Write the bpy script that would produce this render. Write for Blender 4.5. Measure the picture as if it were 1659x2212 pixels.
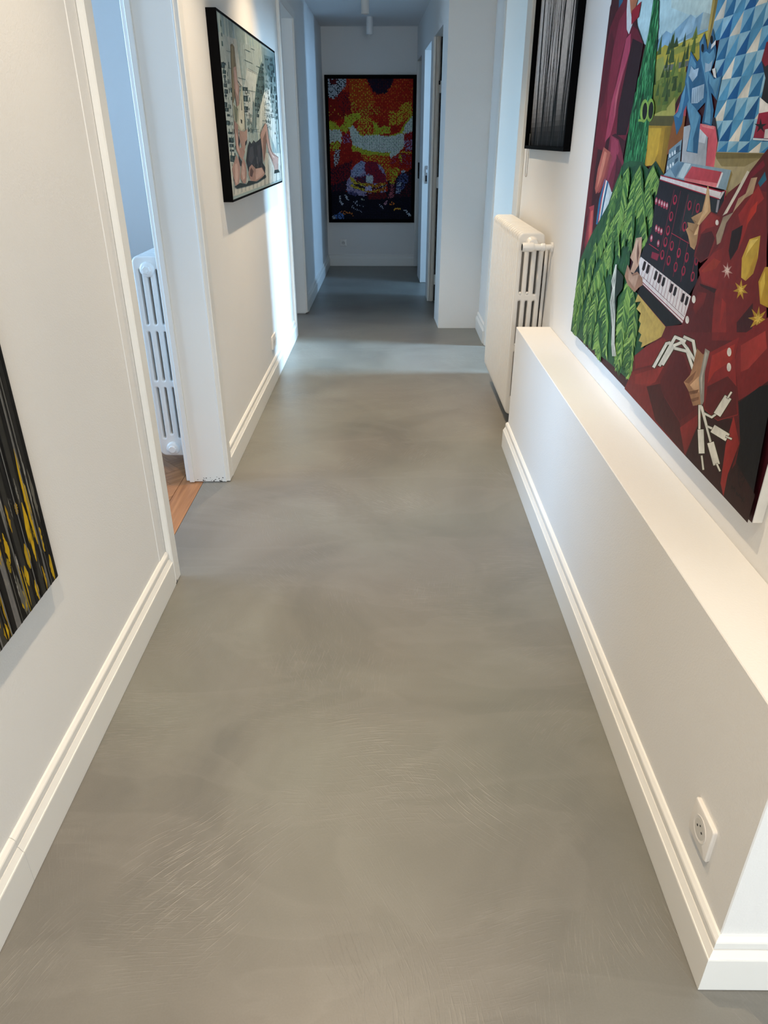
import bpy, bmesh, math, random
from mathutils import Vector, Matrix

# ------------------------------------------------------------------ scene, camera, light
scene = bpy.context.scene
for o in list(bpy.data.objects):
    bpy.data.objects.remove(o, do_unlink=True)
COL = scene.collection

PITCH = math.radians(27.6085)
YAW = math.radians(0.4436)
cam_data = bpy.data.cameras.new('camera')
cam_data.sensor_fit = 'HORIZONTAL'
cam_data.sensor_width = 36.0
cam_data.lens = 36.0 * 1545.0 / 1659.0
cam_data.clip_start = 0.02
cam = bpy.data.objects.new('camera', cam_data)
COL.objects.link(cam)
cam.location = (0, 0, 1.40)
cam.rotation_euler = (math.radians(90) - PITCH, 0, YAW)
scene.camera = cam

world = bpy.data.worlds.new('daylight')
scene.world = world
world.use_nodes = True
world.node_tree.nodes['Background'].inputs['Color'].default_value = (0.50, 0.72, 1.0, 1)
world.node_tree.nodes['Background'].inputs['Strength'].default_value = 1.0

DAY = (0.47, 0.73, 1.0)
def window_light(name, loc, rot, sx, sy, power, color=DAY, spread=180):
    d = bpy.data.lights.new(name, 'AREA')
    d.shape = 'RECTANGLE'; d.size = sx; d.size_y = sy
    d.energy = power; d.color = color; d.spread = math.radians(spread)
    o = bpy.data.objects.new(name, d)
    COL.objects.link(o)
    o.location = loc; o.rotation_euler = rot
    return o
R90 = math.radians(90)
# daylight entering through each window (the light sits in the window opening, facing into the room)
window_light('daylight_left_room', (-3.36, 2.75, 1.55), (0, -R90, 0), 1.5, 1.9, 32, (0.40, 0.67, 1.0), 100)
window_light('daylight_left_far_room', (-3.36, 6.3, 1.55), (0, -R90, 0), 1.5, 1.2, 16, (0.38, 0.66, 1.0))
window_light('daylight_end_room', (3.16, 7.07, 1.60), (0, R90, 0), 1.5, 0.34, 56, (0.34, 0.63, 1.0))
window_light('daylight_entry', (1.2, -3.96, 1.55), (R90, 0, 0), 2.4, 1.7, 102, (0.88, 0.95, 0.98))
# bright sky outside the side room, shining in through its window towards the corridor
sky = window_light('daylight_side_room', (7.6, 4.50, 3.7), (0, 0, 0), 1.25, 3.2, 285, (0.46, 0.73, 1.0), 60)
sky.rotation_euler = (Vector((0.3, 5.06, 0.55)) - sky.location).to_track_quat('-Z', 'Y').to_euler()

vs = scene.view_settings
scene.display_settings.display_device = 'sRGB'
vs.view_transform = 'Standard'
vs.look = 'None'
vs.gamma = 1.0
vs.use_curve_mapping = False
vs.exposure = 0.43
scene.cycles.max_bounces = 7
scene.cycles.use_adaptive_sampling = True
scene.cycles.adaptive_threshold = 0.03
scene.cycles.diffuse_bounces = 4
scene.cycles.glossy_bounces = 3
scene.cycles.transmission_bounces = 3
scene.cycles.caustics_reflective = False
scene.cycles.caustics_refractive = False
scene.cycles.sample_clamp_indirect = 6.0

# ------------------------------------------------------------------ helpers
def lin(c):
    c = c / 255.0
    return c / 12.92 if c <= 0.04045 else ((c + 0.055) / 1.055) ** 2.4
def rgb(r, g, b, k=1.0):
    return (min(1, lin(r) * k), min(1, lin(g) * k), min(1, lin(b) * k), 1)

def new_mat(name):
    m = bpy.data.materials.new(name)
    m.use_nodes = True
    nt = m.node_tree
    return m, nt, nt.nodes['Principled BSDF'], nt.links

def paint_mat(name, col, rough=0.5, var=0.03, scale=3.0, bump=0.0, bscale=120.0, spec=0.4, metal=0.0):
    m, nt, b, L = new_mat(name)
    tc = nt.nodes.new('ShaderNodeTexCoord')
    n = nt.nodes.new('ShaderNodeTexNoise'); n.inputs['Scale'].default_value = scale
    n.inputs['Detail'].default_value = 3
    L.new(tc.outputs['Object'], n.inputs['Vector'])
    r = nt.nodes.new('ShaderNodeValToRGB')
    r.color_ramp.elements[0].position = 0.3; r.color_ramp.elements[1].position = 0.7
    r.color_ramp.elements[0].color = (col[0] * (1 - var), col[1] * (1 - var), col[2] * (1 - var), 1)
    r.color_ramp.elements[1].color = (min(1, col[0] * (1 + var)), min(1, col[1] * (1 + var)), min(1, col[2] * (1 + var)), 1)
    L.new(n.outputs['Fac'], r.inputs['Fac'])
    L.new(r.outputs['Color'], b.inputs['Base Color'])
    b.inputs['Roughness'].default_value = rough
    b.inputs['Specular IOR Level'].default_value = spec
    b.inputs['Metallic'].default_value = metal
    if bump:
        n2 = nt.nodes.new('ShaderNodeTexNoise'); n2.inputs['Scale'].default_value = bscale
        n2.inputs['Detail'].default_value = 2
        L.new(tc.outputs['Object'], n2.inputs['Vector'])
        bp = nt.nodes.new('ShaderNodeBump'); bp.inputs['Strength'].default_value = bump
        bp.inputs['Distance'].default_value = 0.002
        L.new(n2.outputs['Fac'], bp.inputs['Height'])
        L.new(bp.outputs['Normal'], b.inputs['Normal'])
    return m

M = {}
M['wall'] = paint_mat('white_wall_paint', (0.80, 0.79, 0.775), 0.75, 0.012, 2.0, 0.25, 220, 0.25)
M['trim'] = paint_mat('white_satin_trim', (0.83, 0.82, 0.79), 0.32, 0.008, 4.0, 0.0, 100, 0.5)
M['ceiling'] = paint_mat('white_ceiling', (0.80, 0.80, 0.80), 0.9, 0.01, 2.0)
M['radiator'] = paint_mat('white_enamel', (0.84, 0.82, 0.79), 0.28, 0.008, 8.0, 0.0, 60, 0.5)
M['plastic'] = paint_mat('white_plastic', (0.84, 0.81, 0.78), 0.3, 0.005, 8.0)
M['plastic_in'] = paint_mat('socket_insert', (0.66, 0.64, 0.61), 0.4, 0.005, 8.0)
M['black'] = paint_mat('black_lacquer', (0.0025, 0.0025, 0.003), 0.6, 0.05, 6.0, spec=0.03)
M['hole'] = paint_mat('dark_hole', (0.004, 0.004, 0.004), 0.9, 0.0, 6.0)
M['steel'] = paint_mat('brushed_steel', (0.35, 0.35, 0.36), 0.35, 0.05, 40.0, metal=1.0)
M['iron'] = paint_mat('black_iron', (0.012, 0.012, 0.012), 0.4, 0.05, 30.0, metal=0.5)
M['jamb_warm'] = paint_mat('cream_lining', (0.72, 0.64, 0.56), 0.5, 0.02, 4.0)
M['canvas_edge'] = paint_mat('bare_canvas', (0.72, 0.70, 0.66), 0.8, 0.05, 30.0, 0.4, 300)
M['lamp'] = paint_mat('white_lamp_body', (0.78, 0.76, 0.74), 0.4, 0.005, 8.0)
M['scuff'] = paint_mat('scuff_dark', (0.05, 0.045, 0.04), 0.8, 0.2, 80.0)
M['outside'] = paint_mat('window_frame_white', (0.8, 0.8, 0.8), 0.4, 0.01, 4.0)
M['cord'] = paint_mat('grey_cord', (0.32, 0.31, 0.30), 0.5, 0.02, 30.0)

def floor_mat():
    m, nt, b, L = new_mat('polished_concrete')
    N = nt.nodes.new
    tc = N('ShaderNodeTexCoord')
    # slow cloudy tone changes
    n1 = N('ShaderNodeTexNoise'); n1.inputs['Scale'].default_value = 1.6; n1.inputs['Detail'].default_value = 5
    n1.inputs['Roughness'].default_value = 0.55; n1.inputs['Distortion'].default_value = 0.8
    L.new(tc.outputs['Object'], n1.inputs['Vector'])
    r1 = N('ShaderNodeValToRGB')
    e = r1.color_ramp.elements
    e[0].position = 0.30; e[0].color = (0.156, 0.153, 0.144, 1)
    e[1].position = 0.72; e[1].color = (0.234, 0.231, 0.217, 1)
    k = e.new(0.5); k.color = (0.196, 0.190, 0.176, 1)
    L.new(n1.outputs['Fac'], r1.inputs['Fac'])
    # faint pinkish and greenish drifts in the pigment
    nh = N('ShaderNodeTexNoise'); nh.inputs['Scale'].default_value = 1.1; nh.inputs['Detail'].default_value = 2
    mh = N('ShaderNodeMapping'); mh.inputs['Location'].default_value = (3.7, 9.1, 0)
    L.new(tc.outputs['Object'], mh.inputs['Vector']); L.new(mh.outputs['Vector'], nh.inputs['Vector'])
    rh = N('ShaderNodeValToRGB')
    rh.color_ramp.elements[0].position = 0.32; rh.color_ramp.elements[0].color = (0.965, 1.0, 0.955, 1)
    rh.color_ramp.elements[1].position = 0.68; rh.color_ramp.elements[1].color = (1.0, 0.958, 0.945, 1)
    L.new(nh.outputs['Fac'], rh.inputs['Fac'])
    hm = N('ShaderNodeMixRGB'); hm.blend_type = 'MULTIPLY'; hm.inputs['Fac'].default_value = 1
    L.new(r1.outputs['Color'], hm.inputs['Color1']); L.new(rh.outputs['Color'], hm.inputs['Color2'])
    # pale tide marks left by the float, drawn out across the corridor
    mt_ = N('ShaderNodeMapping'); mt_.inputs['Scale'].default_value = (1.1, 3.0, 1.0); mt_.inputs['Rotation'].default_value = (0, 0, 0.3)
    L.new(tc.outputs['Object'], mt_.inputs['Vector'])
    nt_ = N('ShaderNodeTexNoise'); nt_.inputs['Scale'].default_value = 1.0; nt_.inputs['Detail'].default_value = 4; nt_.inputs['Distortion'].default_value = 1.4
    L.new(mt_.outputs['Vector'], nt_.inputs['Vector'])
    rt_ = N('ShaderNodeValToRGB')
    ee = rt_.color_ramp.elements
    ee[0].position = 0.50; ee[0].color = (0, 0, 0, 1)
    ee[1].position = 0.535; ee[1].color = (1, 1, 1, 1)
    e3 = ee.new(0.66); e3.color = (0, 0, 0, 1)
    L.new(nt_.outputs['Fac'], rt_.inputs['Fac'])
    ft_ = N('ShaderNodeMath'); ft_.operation = 'MULTIPLY'; ft_.inputs[1].default_value = 0.12
    L.new(rt_.outputs['Color'], ft_.inputs[0])
    tm = N('ShaderNodeMixRGB'); tm.inputs['Color2'].default_value = (0.30, 0.292, 0.268, 1)
    L.new(ft_.outputs[0], tm.inputs['Fac']); L.new(hm.outputs['Color'], tm.inputs['Color1'])
    # trowel strokes: streaks with one direction per patch, fading out towards the patch edge
    acc = None
    for (vsc, off, sx, sy) in ((1.9, 0.0, 13.0, 190.0), (2.7, 7.3, 17.0, 250.0)):
        mv = N('ShaderNodeMapping'); mv.inputs['Location'].default_value = (off, off * 0.7, 0)
        L.new(tc.outputs['Object'], mv.inputs['Vector'])
        vo = N('ShaderNodeTexVoronoi'); vo.inputs['Scale'].default_value = vsc; vo.voronoi_dimensions = '2D'
        L.new(mv.outputs['Vector'], vo.inputs['Vector'])
        sb = N('ShaderNodeVectorMath'); sb.operation = 'SUBTRACT'
        L.new(mv.outputs['Vector'], sb.inputs[0]); L.new(vo.outputs['Position'], sb.inputs[1])
        sp = N('ShaderNodeSeparateColor'); L.new(vo.outputs['Color'], sp.inputs['Color'])
        an = N('ShaderNodeMath'); an.operation = 'MULTIPLY'; an.inputs[1].default_value = 6.28
        L.new(sp.outputs['Red'], an.inputs[0])
        # bend the strokes into shallow fans
        wn = N('ShaderNodeTexNoise'); wn.inputs['Scale'].default_value = 2.2; wn.inputs['Detail'].default_value = 1
        L.new(tc.outputs['Object'], wn.inputs['Vector'])
        a2 = N('ShaderNodeMath'); a2.operation = 'MULTIPLY_ADD'; a2.inputs[1].default_value = 1.0
        L.new(wn.outputs['Fac'], a2.inputs[0]); L.new(an.outputs[0], a2.inputs[2])
        rot = N('ShaderNodeVectorRotate'); rot.rotation_type = 'Z_AXIS'
        L.new(sb.outputs['Vector'], rot.inputs['Vector']); L.new(a2.outputs[0], rot.inputs['Angle'])
        mp = N('ShaderNodeMapping'); mp.inputs['Scale'].default_value = (sx, sy, 1.0)
        L.new(rot.outputs['Vector'], mp.inputs['Vector'])
        n2 = N('ShaderNodeTexNoise'); n2.inputs['Scale'].default_value = 1.0; n2.inputs['Detail'].default_value = 2
        L.new(mp.outputs['Vector'], n2.inputs['Vector'])
        st = N('ShaderNodeMapRange'); st.inputs['From Min'].default_value = 0.54; st.inputs['From Max'].default_value = 0.72
        L.new(n2.outputs['Fac'], st.inputs['Value'])
        fd = N('ShaderNodeMapRange'); fd.inputs['From Min'].default_value = 0.50; fd.inputs['From Max'].default_value = 0.10
        L.new(vo.outputs['Distance'], fd.inputs['Value'])
        ms = N('ShaderNodeMath'); ms.operation = 'MULTIPLY'
        L.new(st.outputs['Result'], ms.inputs[0]); L.new(fd.outputs['Result'], ms.inputs[1])
        if acc is None: acc = ms
        else:
            mx_ = N('ShaderNodeMath'); mx_.operation = 'MAXIMUM'
            L.new(acc.outputs[0], mx_.inputs[0]); L.new(ms.outputs[0], mx_.inputs[1]); acc = mx_
    pm = N('ShaderNodeTexNoise'); pm.inputs['Scale'].default_value = 2.3; pm.inputs['Detail'].default_value = 2
    L.new(tc.outputs['Object'], pm.inputs['Vector'])
    pr = N('ShaderNodeMapRange'); pr.inputs['From Min'].default_value = 0.36; pr.inputs['From Max'].default_value = 0.66
    L.new(pm.outputs['Fac'], pr.inputs['Value'])
    mul = N('ShaderNodeMath'); mul.operation = 'MULTIPLY'
    L.new(acc.outputs[0], mul.inputs[0]); L.new(pr.outputs['Result'], mul.inputs[1])
    mulc = N('ShaderNodeMath'); mulc.operation = 'MULTIPLY'; mulc.inputs[1].default_value = 0.50
    L.new(mul.outputs[0], mulc.inputs[0])
    mix = N('ShaderNodeMixRGB'); mix.inputs['Color2'].default_value = (0.33, 0.318, 0.288, 1)
    L.new(mulc.outputs[0], mix.inputs['Fac']); L.new(tm.outputs['Color'], mix.inputs['Color1'])
    # fine grain
    n3 = N('ShaderNodeTexNoise'); n3.inputs['Scale'].default_value = 260; n3.inputs['Detail'].default_value = 2
    L.new(tc.outputs['Object'], n3.inputs['Vector'])
    g = N('ShaderNodeMapRange'); g.inputs['To Min'].default_value = 0.93; g.inputs['To Max'].default_value = 1.07
    L.new(n3.outputs['Fac'], g.inputs['Value'])
    mm = N('ShaderNodeMixRGB'); mm.blend_type = 'MULTIPLY'; mm.inputs['Fac'].default_value = 1
    L.new(mix.outputs['Color'], mm.inputs['Color1']); L.new(g.outputs['Result'], mm.inputs['Color2'])
    L.new(mm.outputs['Color'], b.inputs['Base Color'])
    rr = N('ShaderNodeMapRange'); rr.inputs['To Min'].default_value = 0.34; rr.inputs['To Max'].default_value = 0.46
    L.new(n1.outputs['Fac'], rr.inputs['Value']); L.new(rr.outputs['Result'], b.inputs['Roughness'])
    b.inputs['Specular IOR Level'].default_value = 0.5
    bp = N('ShaderNodeBump'); bp.inputs['Strength'].default_value = 0.45; bp.inputs['Distance'].default_value = 0.002
    L.new(mul.outputs[0], bp.inputs['Height']); L.new(bp.outputs['Normal'], b.inputs['Normal'])
    return m
M['floor'] = floor_mat()

def wood_mat(name, c0, c1):
    m, nt, b, L = new_mat(name)
    N = nt.nodes.new
    tc = N('ShaderNodeTexCoord')
    mp = N('ShaderNodeMapping'); mp.inputs['Scale'].default_value = (3.0, 45.0, 10.0)
    L.new(tc.outputs['Object'], mp.inputs['Vector'])
    oi = N('ShaderNodeObjectInfo')
    ad = N('ShaderNodeVectorMath'); ad.operation = 'ADD'
    cx = N('ShaderNodeCombineXYZ')
    ml = N('ShaderNodeMath'); ml.operation = 'MULTIPLY'; ml.inputs[1].default_value = 40.0
    L.new(oi.outputs['Random'], ml.inputs[0]); L.new(ml.outputs[0], cx.inputs['X'])
    L.new(mp.outputs['Vector'], ad.inputs[0]); L.new(cx.outputs['Vector'], ad.inputs[1])
    n = N('ShaderNodeTexNoise'); n.inputs['Scale'].default_value = 1.2; n.inputs['Detail'].default_value = 5; n.inputs['Distortion'].default_value = 0.4
    L.new(ad.outputs['Vector'], n.inputs['Vector'])
    r = N('ShaderNodeValToRGB')
    r.color_ramp.elements[0].position = 0.3; r.color_ramp.elements[0].color = (*c0, 1)
    r.color_ramp.elements[1].position = 0.72; r.color_ramp.elements[1].color = (*c1, 1)
    L.new(n.outputs['Fac'], r.inputs['Fac'])
    hv = N('ShaderNodeHueSaturation')
    mr = N('ShaderNodeMapRange'); mr.inputs['To Min'].default_value = 0.78; mr.inputs['To Max'].default_value = 1.2
    L.new(oi.outputs['Random'], mr.inputs['Value']); L.new(mr.outputs['Result'], hv.inputs['Value'])
    L.new(r.outputs['Color'], hv.inputs['Color']); L.new(hv.outputs['Color'], b.inputs['Base Color'])
    b.inputs['Roughness'].default_value = 0.38
    return m
M['oak'] = wood_mat('oiled_oak', (0.26, 0.105, 0.040), (0.46, 0.215, 0.090))
M['subfloor'] = paint_mat('dark_joint', (0.03, 0.018, 0.01), 0.9, 0.1, 20.0)

def art_mat(name, rough=0.45, bump=0.25, gain=1.0, spec=0.14):
    m, nt, b, L = new_mat(name)
    N = nt.nodes.new
    at = N('ShaderNodeAttribute'); at.attribute_name = 'paint'
    tc = N('ShaderNodeTexCoord')
    n = N('ShaderNodeTexNoise'); n.inputs['Scale'].default_value = 55; n.inputs['Detail'].default_value = 3
    L.new(tc.outputs['Object'], n.inputs['Vector'])
    g = N('ShaderNodeMapRange'); g.inputs['To Min'].default_value = 0.72 * gain; g.inputs['To Max'].default_value = 1.28 * gain
    L.new(n.outputs['Fac'], g.inputs['Value'])
    mm = N('ShaderNodeMixRGB'); mm.blend_type = 'MULTIPLY'; mm.inputs['Fac'].default_value = 1
    L.new(at.outputs['Color'], mm.inputs['Color1']); L.new(g.outputs['Result'], mm.inputs['Color2'])
    L.new(mm.outputs['Color'], b.inputs['Base Color'])
    b.inputs['Roughness'].default_value = rough
    b.inputs['Specular IOR Level'].default_value = spec
    bp = N('ShaderNodeBump'); bp.inputs['Strength'].default_value = bump; bp.inputs['Distance'].default_value = 0.001
    L.new(n.outputs['Fac'], bp.inputs['Height']); L.new(bp.outputs['Normal'], b.inputs['Normal'])
    return m
M['art'] = art_mat('painted_picture')
M['art_gloss'] = art_mat('printed_picture', 0.45, 0.0, 1.0, 0.05)

def tag(o, label=None, cat=None, group=None, kind=None):
    if label: o['label'] = label
    if cat: o['category'] = cat
    if group: o['group'] = group
    if kind: o['kind'] = kind
    return o

def link(name, mesh, mat, parent=None):
    o = bpy.data.objects.new(name, mesh)
    COL.objects.link(o)
    if mat is not None and len(mesh.materials) == 0:
        mesh.materials.append(M[mat] if isinstance(mat, str) else mat)
    if parent is not None:
        o.parent = parent
    return o

def empty(name, loc=(0, 0, 0)):
    o = bpy.data.objects.new(name, None)
    o.empty_display_size = 0.1
    COL.objects.link(o)
    o.location = loc
    return o

class MB:
    """collects shapes in one bmesh; build() links them as one mesh object"""
    def __init__(self): self.bm = bmesh.new()
    def box(self, x0, x1, y0, y1, z0, z1, bevel=0.0, seg=1):
        vs_ = [self.bm.verts.new((x, y, z)) for x in (x0, x1) for y in (y0, y1) for z in (z0, z1)]
        fs = []
        for q in ((0, 1, 3, 2), (4, 6, 7, 5), (0, 4, 5, 1), (2, 3, 7, 6), (0, 2, 6, 4), (1, 5, 7, 3)):
            fs.append(self.bm.faces.new([vs_[i] for i in q]))
        if bevel:
            es = list({e for f in fs for e in f.edges})
            bmesh.ops.bevel(self.bm, geom=es, offset=bevel, segments=seg, affect='EDGES', profile=0.5)
        return self
    def prism(self, pts, axis, a, b):
        """extrude the polygon pts (2D) along axis from a to b; pts given in the two other axes in order"""
        def P(p, t):
            if axis == 'y': return (p[0], t, p[1])
            if axis == 'x': return (t, p[0], p[1])
            return (p[0], p[1], t)
        va = [self.bm.verts.new(P(p, a)) for p in pts]
        vb = [self.bm.verts.new(P(p, b)) for p in pts]
        n = len(pts)
        for i in range(n):
            self.bm.faces.new((va[i], va[(i + 1) % n], vb[(i + 1) % n], vb[i]))
        self.bm.faces.new(list(reversed(va))); self.bm.faces.new(vb)
        return self
    def rings(self, rings, cap=True):
        rv = [[self.bm.verts.new(p) for p in r] for r in rings]
        n = len(rv[0])
        for a, b in zip(rv[:-1], rv[1:]):
            for i in range(n):
                self.bm.faces.new((a[i], a[(i + 1) % n], b[(i + 1) % n], b[i]))
        if cap:
            self.bm.faces.new(list(reversed(rv[0]))); self.bm.faces.new(rv[-1])
        return self
    def lathe(self, prof, origin, axis, n=24):
        """prof: list of (t along axis, radius)"""
        ax = Vector(axis).normalized()
        u = ax.orthogonal().normalized(); v = ax.cross(u)
        o = Vector(origin)
        self.rings([[o + ax * t + (u * math.cos(2 * math.pi * i / n) + v * math.sin(2 * math.pi * i / n)) * max(r, 1e-5)
                     for i in range(n)] for t, r in prof])
        return self
    def tube(self, pts, r, n=10):
        pts = [Vector(p) for p in pts]
        rings = []
        u = None
        for i, p in enumerate(pts):
            t = (pts[min(i + 1, len(pts) - 1)] - pts[max(i - 1, 0)]).normalized()
            if u is None: u = t.orthogonal().normalized()
            u = (u - t * u.dot(t)).normalized()
            v = t.cross(u)
            rings.append([p + (u * math.cos(2 * math.pi * k / n) + v * math.sin(2 * math.pi * k / n)) * r for k in range(n)])
        self.rings(rings)
        return self
    def build(self, name, mat, parent=None, smooth=False):
        bmesh.ops.recalc_face_normals(self.bm, faces=self.bm.faces)
        me = bpy.data.meshes.new(name)
        self.bm.to_mesh(me); self.bm.free()
        if smooth:
            for p in me.polygons: p.use_smooth = True
            try: me.set_sharp_from_angle(angle=math.radians(35))
            except Exception: pass
        return link(name, me, mat, parent)

# ------------------------------------------------------------------ the shell of the place
H_HI, H_LO = 2.95, 2.465
def structure(o, label, cat): return tag(o, label, cat, kind='structure')

fl = MB(); fl.box(-0.852, 3.75, -4.15, 9.45, -0.10, 0.0)
structure(fl.build('floor', 'floor'), 'grey-beige polished concrete floor running the length of the corridor', 'floor')

c = MB(); c.box(-3.55, 3.75, -4.15, 9.45, H_HI, H_HI + 0.1)
structure(c.build('ceiling', 'ceiling'), 'high white ceiling over the near corridor and side rooms', 'ceiling')
c = MB(); c.box(-0.755, 0.55, 6.55, 9.24, H_LO, H_LO + 0.12); c.box(-0.755, 0.55, 6.55, 6.67, H_LO + 0.12, H_HI)
structure(c.build('ceiling', 'ceiling'), 'lowered white ceiling over the dim far end of the corridor', 'ceiling')

def cut_boxes(a0, a1, z0, z1, holes):
    """split the rectangle a0..a1 x z0..z1 around holes (sorted, not overlapping in a)"""
    out = []; cur = a0
    for (ha, hb, ja, jb) in sorted(holes):
        if ha > cur: out.append((cur, ha, z0, z1))
        if ja > z0: out.append((ha, hb, z0, ja))
        if jb < z1: out.append((ha, hb, jb, z1))
        cur = hb
    if cur < a1: out.append((cur, a1, z0, z1))
    return out

DH = 2.20
# left wall of the corridor, three runs with two doorways
w = MB()
w.box(-0.908, -0.772, -4.05, 2.150, 0, H_HI)
w.box(-0.908, -0.760, 2.150, 2.985, DH + 0.02, H_HI)
w.box(-0.908, -0.750, 2.985, 5.690, 0, H_HI)
w.box(-0.908, -0.750, 5.690, 6.520, DH + 0.02, H_HI)
w.box(-0.908, -0.755, 6.520, 9.30, 0, H_HI)
structure(w.build('wall_left', 'wall'), 'long white left wall of the corridor with two doorways', 'wall')
w = MB(); w.box(-0.7745, -0.7700, 2.050, 2.118, 0.1345, H_HI - 0.01, 0.0015)
structure(w.build('trim_1', 'wall'), 'narrow raised plaster band beside the near left doorway', 'trim')

# end wall
w = MB(); w.box(-0.90, 1.6, 9.24, 9.36, 0, H_HI)
structure(w.build('wall_end', 'wall'), 'white end wall of the corridor behind the dotted picture', 'wall')

# right wall beside the low wall, and the stub beyond the side opening
w = MB()
w.box(0.757, 0.90, 0.79, 4.670, 0, H_HI)
w.box(0.745, 0.90, 4.670, 5.415, DH + 0.02, H_HI)
w.box(0.731, 0.90, 5.415, 6.00, 0, H_HI)
structure(w.build('wall_right', 'wall'), 'white right wall carrying the big figure painting', 'wall')

# far right run: plain pillar, then three openings; its face runs slightly inwards
def fx(y): return 0.403 - 0.034 * (y - 5.97)
w = MB()
def run(y0, y1, z0, z1, xb=None):
    w.prism([(fx(y0), y0), (xb or fx(y0) + 0.12, y0), (xb or fx(y1) + 0.12, y1), (fx(y1), y1)], 'z', z0, z1)
run(5.98, 6.36, 0, H_HI, 0.90)
run(7.09, 7.37, 0, H_LO); run(8.09, 8.54, 0, H_LO); run(9.21, 9.24, 0, H_LO)
for a, b in ((6.36, 7.09), (7.37, 8.09), (8.54, 9.21)): run(a, b, 2.145, H_LO)
structure(w.build('wall_right', 'wall'), 'projecting white wall on the far right with three narrow door openings', 'wall')

# low wall with the ledge
lw = MB(); lw.box(0.597, 0.757, 0.790, 3.395, 0, 0.612, 0.002)
structure(lw.build('wall_low', 'wall'), 'low white boxed-in wall with a flat ledge under the big painting', 'wall')

# side rooms (seen through the openings, and letting the daylight in)
def room(name, label, boxes):
    m_ = MB()
    for b_ in boxes: m_.box(*b_)
    return structure(m_.build(name, 'wall'), label, 'wall')
def side_x(x0, x1, y0, y1, hole):
    return [(x0, x1, a, b, z, zz) for a, b, z, zz in cut_boxes(y0, y1, 0, H_HI, [hole])]
room('wall_left_room', 'pale walls of the herringbone-floored room on the left',
     side_x(-3.52, -3.40, 0.9, 4.6, (1.75, 3.75, 0.75, 2.35)) + [(-3.40, -0.908, 0.88, 1.0, 0, H_HI), (-3.40, -0.908, 4.5, 4.6, 0, H_HI)])
room('wall_left_room', 'pale walls of the room behind the far left doorway',
     side_x(-3.52, -3.40, 4.6, 7.7, (5.65, 6.95, 0.75, 2.35)) + [(-3.40, -0.908, 7.6, 7.7, 0, H_HI)])
room('wall_right_room', 'pale walls of the daylit room through the right opening',
     side_x(2.66, 2.78, 3.6, 6.15, (4.30, 5.50, 0.90, 2.85)) + [(0.90, 2.66, 3.6, 3.72, 0, H_HI), (0.90, 2.66, 6.05, 6.15, 0, H_HI)])
room('wall_right_room', 'pale walls of the daylit room behind the far right doorway',
     side_x(3.20, 3.32, 6.4, 8.4, (6.84, 7.30, 0.8, 2.4)) + [(0.475, 1.30, 7.12, 7.22, 0, H_HI), (1.40, 3.20, 6.40, 6.50, 0, H_HI), (0.44, 3.20, 8.28, 8.38, 0, H_HI)])
room('wall_closet', 'dark closet walls behind the far right openings',
     [(1.30, 1.40, 6.15, 7.12, 0, H_HI), (1.0, 1.1, 8.38, 9.24, 0, H_HI)])
room('wall_entry', 'white walls of the entrance behind the low wall',
     [(3.40, 3.52, -4.05, 0.92, 0, H_HI), (0.90, 3.40, 0.79, 0.92, 0, H_HI)]
     + [(a, b, -4.12, -4.0, z, zz) for a, b, z, zz in cut_boxes(-0.908, 3.52, 0, H_HI, [(0.0, 2.4, 0.7, 2.4)])])

# windows of the rooms: frame bars and panes
def glass_mat():
    m, nt, b, L = new_mat('window_glass')
    N = nt.nodes.new
    nt.nodes.remove(b)
    tr = N('ShaderNodeBsdfTransparent'); tr.inputs['Color'].default_value = (0.96, 0.98, 0.98, 1)
    gl = N('ShaderNodeBsdfGlossy'); gl.inputs['Roughness'].default_value = 0.02
    fr = N('ShaderNodeFresnel'); fr.inputs['IOR'].default_value = 1.45
    mx = N('ShaderNodeMixShader')
    L.new(fr.outputs['Fac'], mx.inputs['Fac']); L.new(tr.outputs['BSDF'], mx.inputs[1]); L.new(gl.outputs['BSDF'], mx.inputs[2])
    L.new(mx.outputs['Shader'], nt.nodes['Material Output'].inputs['Surface'])
    return m
M['glass'] = glass_mat()
def window(n, label, axis, p, a0, a1, z0, z1):
    r = structure(empty('window_%d' % n, (p if axis == 'x' else a0, a0 if axis == 'x' else p, z0)), label, 'window')
    inv = Matrix.Translation(-r.location)
    t = 0.03
    def put(name, mat, a, b, z, zz, th):
        m_ = MB()
        if axis == 'x': m_.box(p - th, p + th, a, b, z, zz)
        else: m_.box(a, b, p - th, p + th, z, zz)
        o = m_.build(name, mat, r); o.matrix_parent_inverse = inv
    put('window_frame', 'outside', a0, a0 + 0.06, z0, z1, t); put('window_frame', 'outside', a1 - 0.06, a1, z0, z1, t)
    put('window_frame', 'outside', a0 + 0.06, a1 - 0.06, z0, z0 + 0.07, t); put('window_frame', 'outside', a0 + 0.06, a1 - 0.06, z1 - 0.06, z1, t)
    mid = (a0 + a1) / 2
    put('mullion', 'outside', mid - 0.04, mid + 0.04, z0 + 0.07, z1 - 0.06, t)
    put('pane', 'glass', a0 + 0.06, mid - 0.04, z0 + 0.07, z1 - 0.06, 0.004); put('pane', 'glass', mid + 0.04, a1 - 0.06, z0 + 0.07, z1 - 0.06, 0.004)
window(1, 'window of the herringbone-floored left room', 'x', -3.45, 1.75, 3.75, 0.75, 2.35)
window(2, 'window of the room behind the far left doorway', 'x', -3.45, 5.65, 6.95, 0.75, 2.35)
window(3, 'window of the daylit room through the right opening', 'x', 2.72, 4.30, 5.50, 0.90, 2.85)
window(4, 'window of the room behind the far right doorway', 'x', 3.25, 6.84, 7.30, 0.8, 2.4)
window(5, 'window of the entrance behind the viewer', 'y', -4.05, 0.0, 2.4, 0.7, 2.4)

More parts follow.
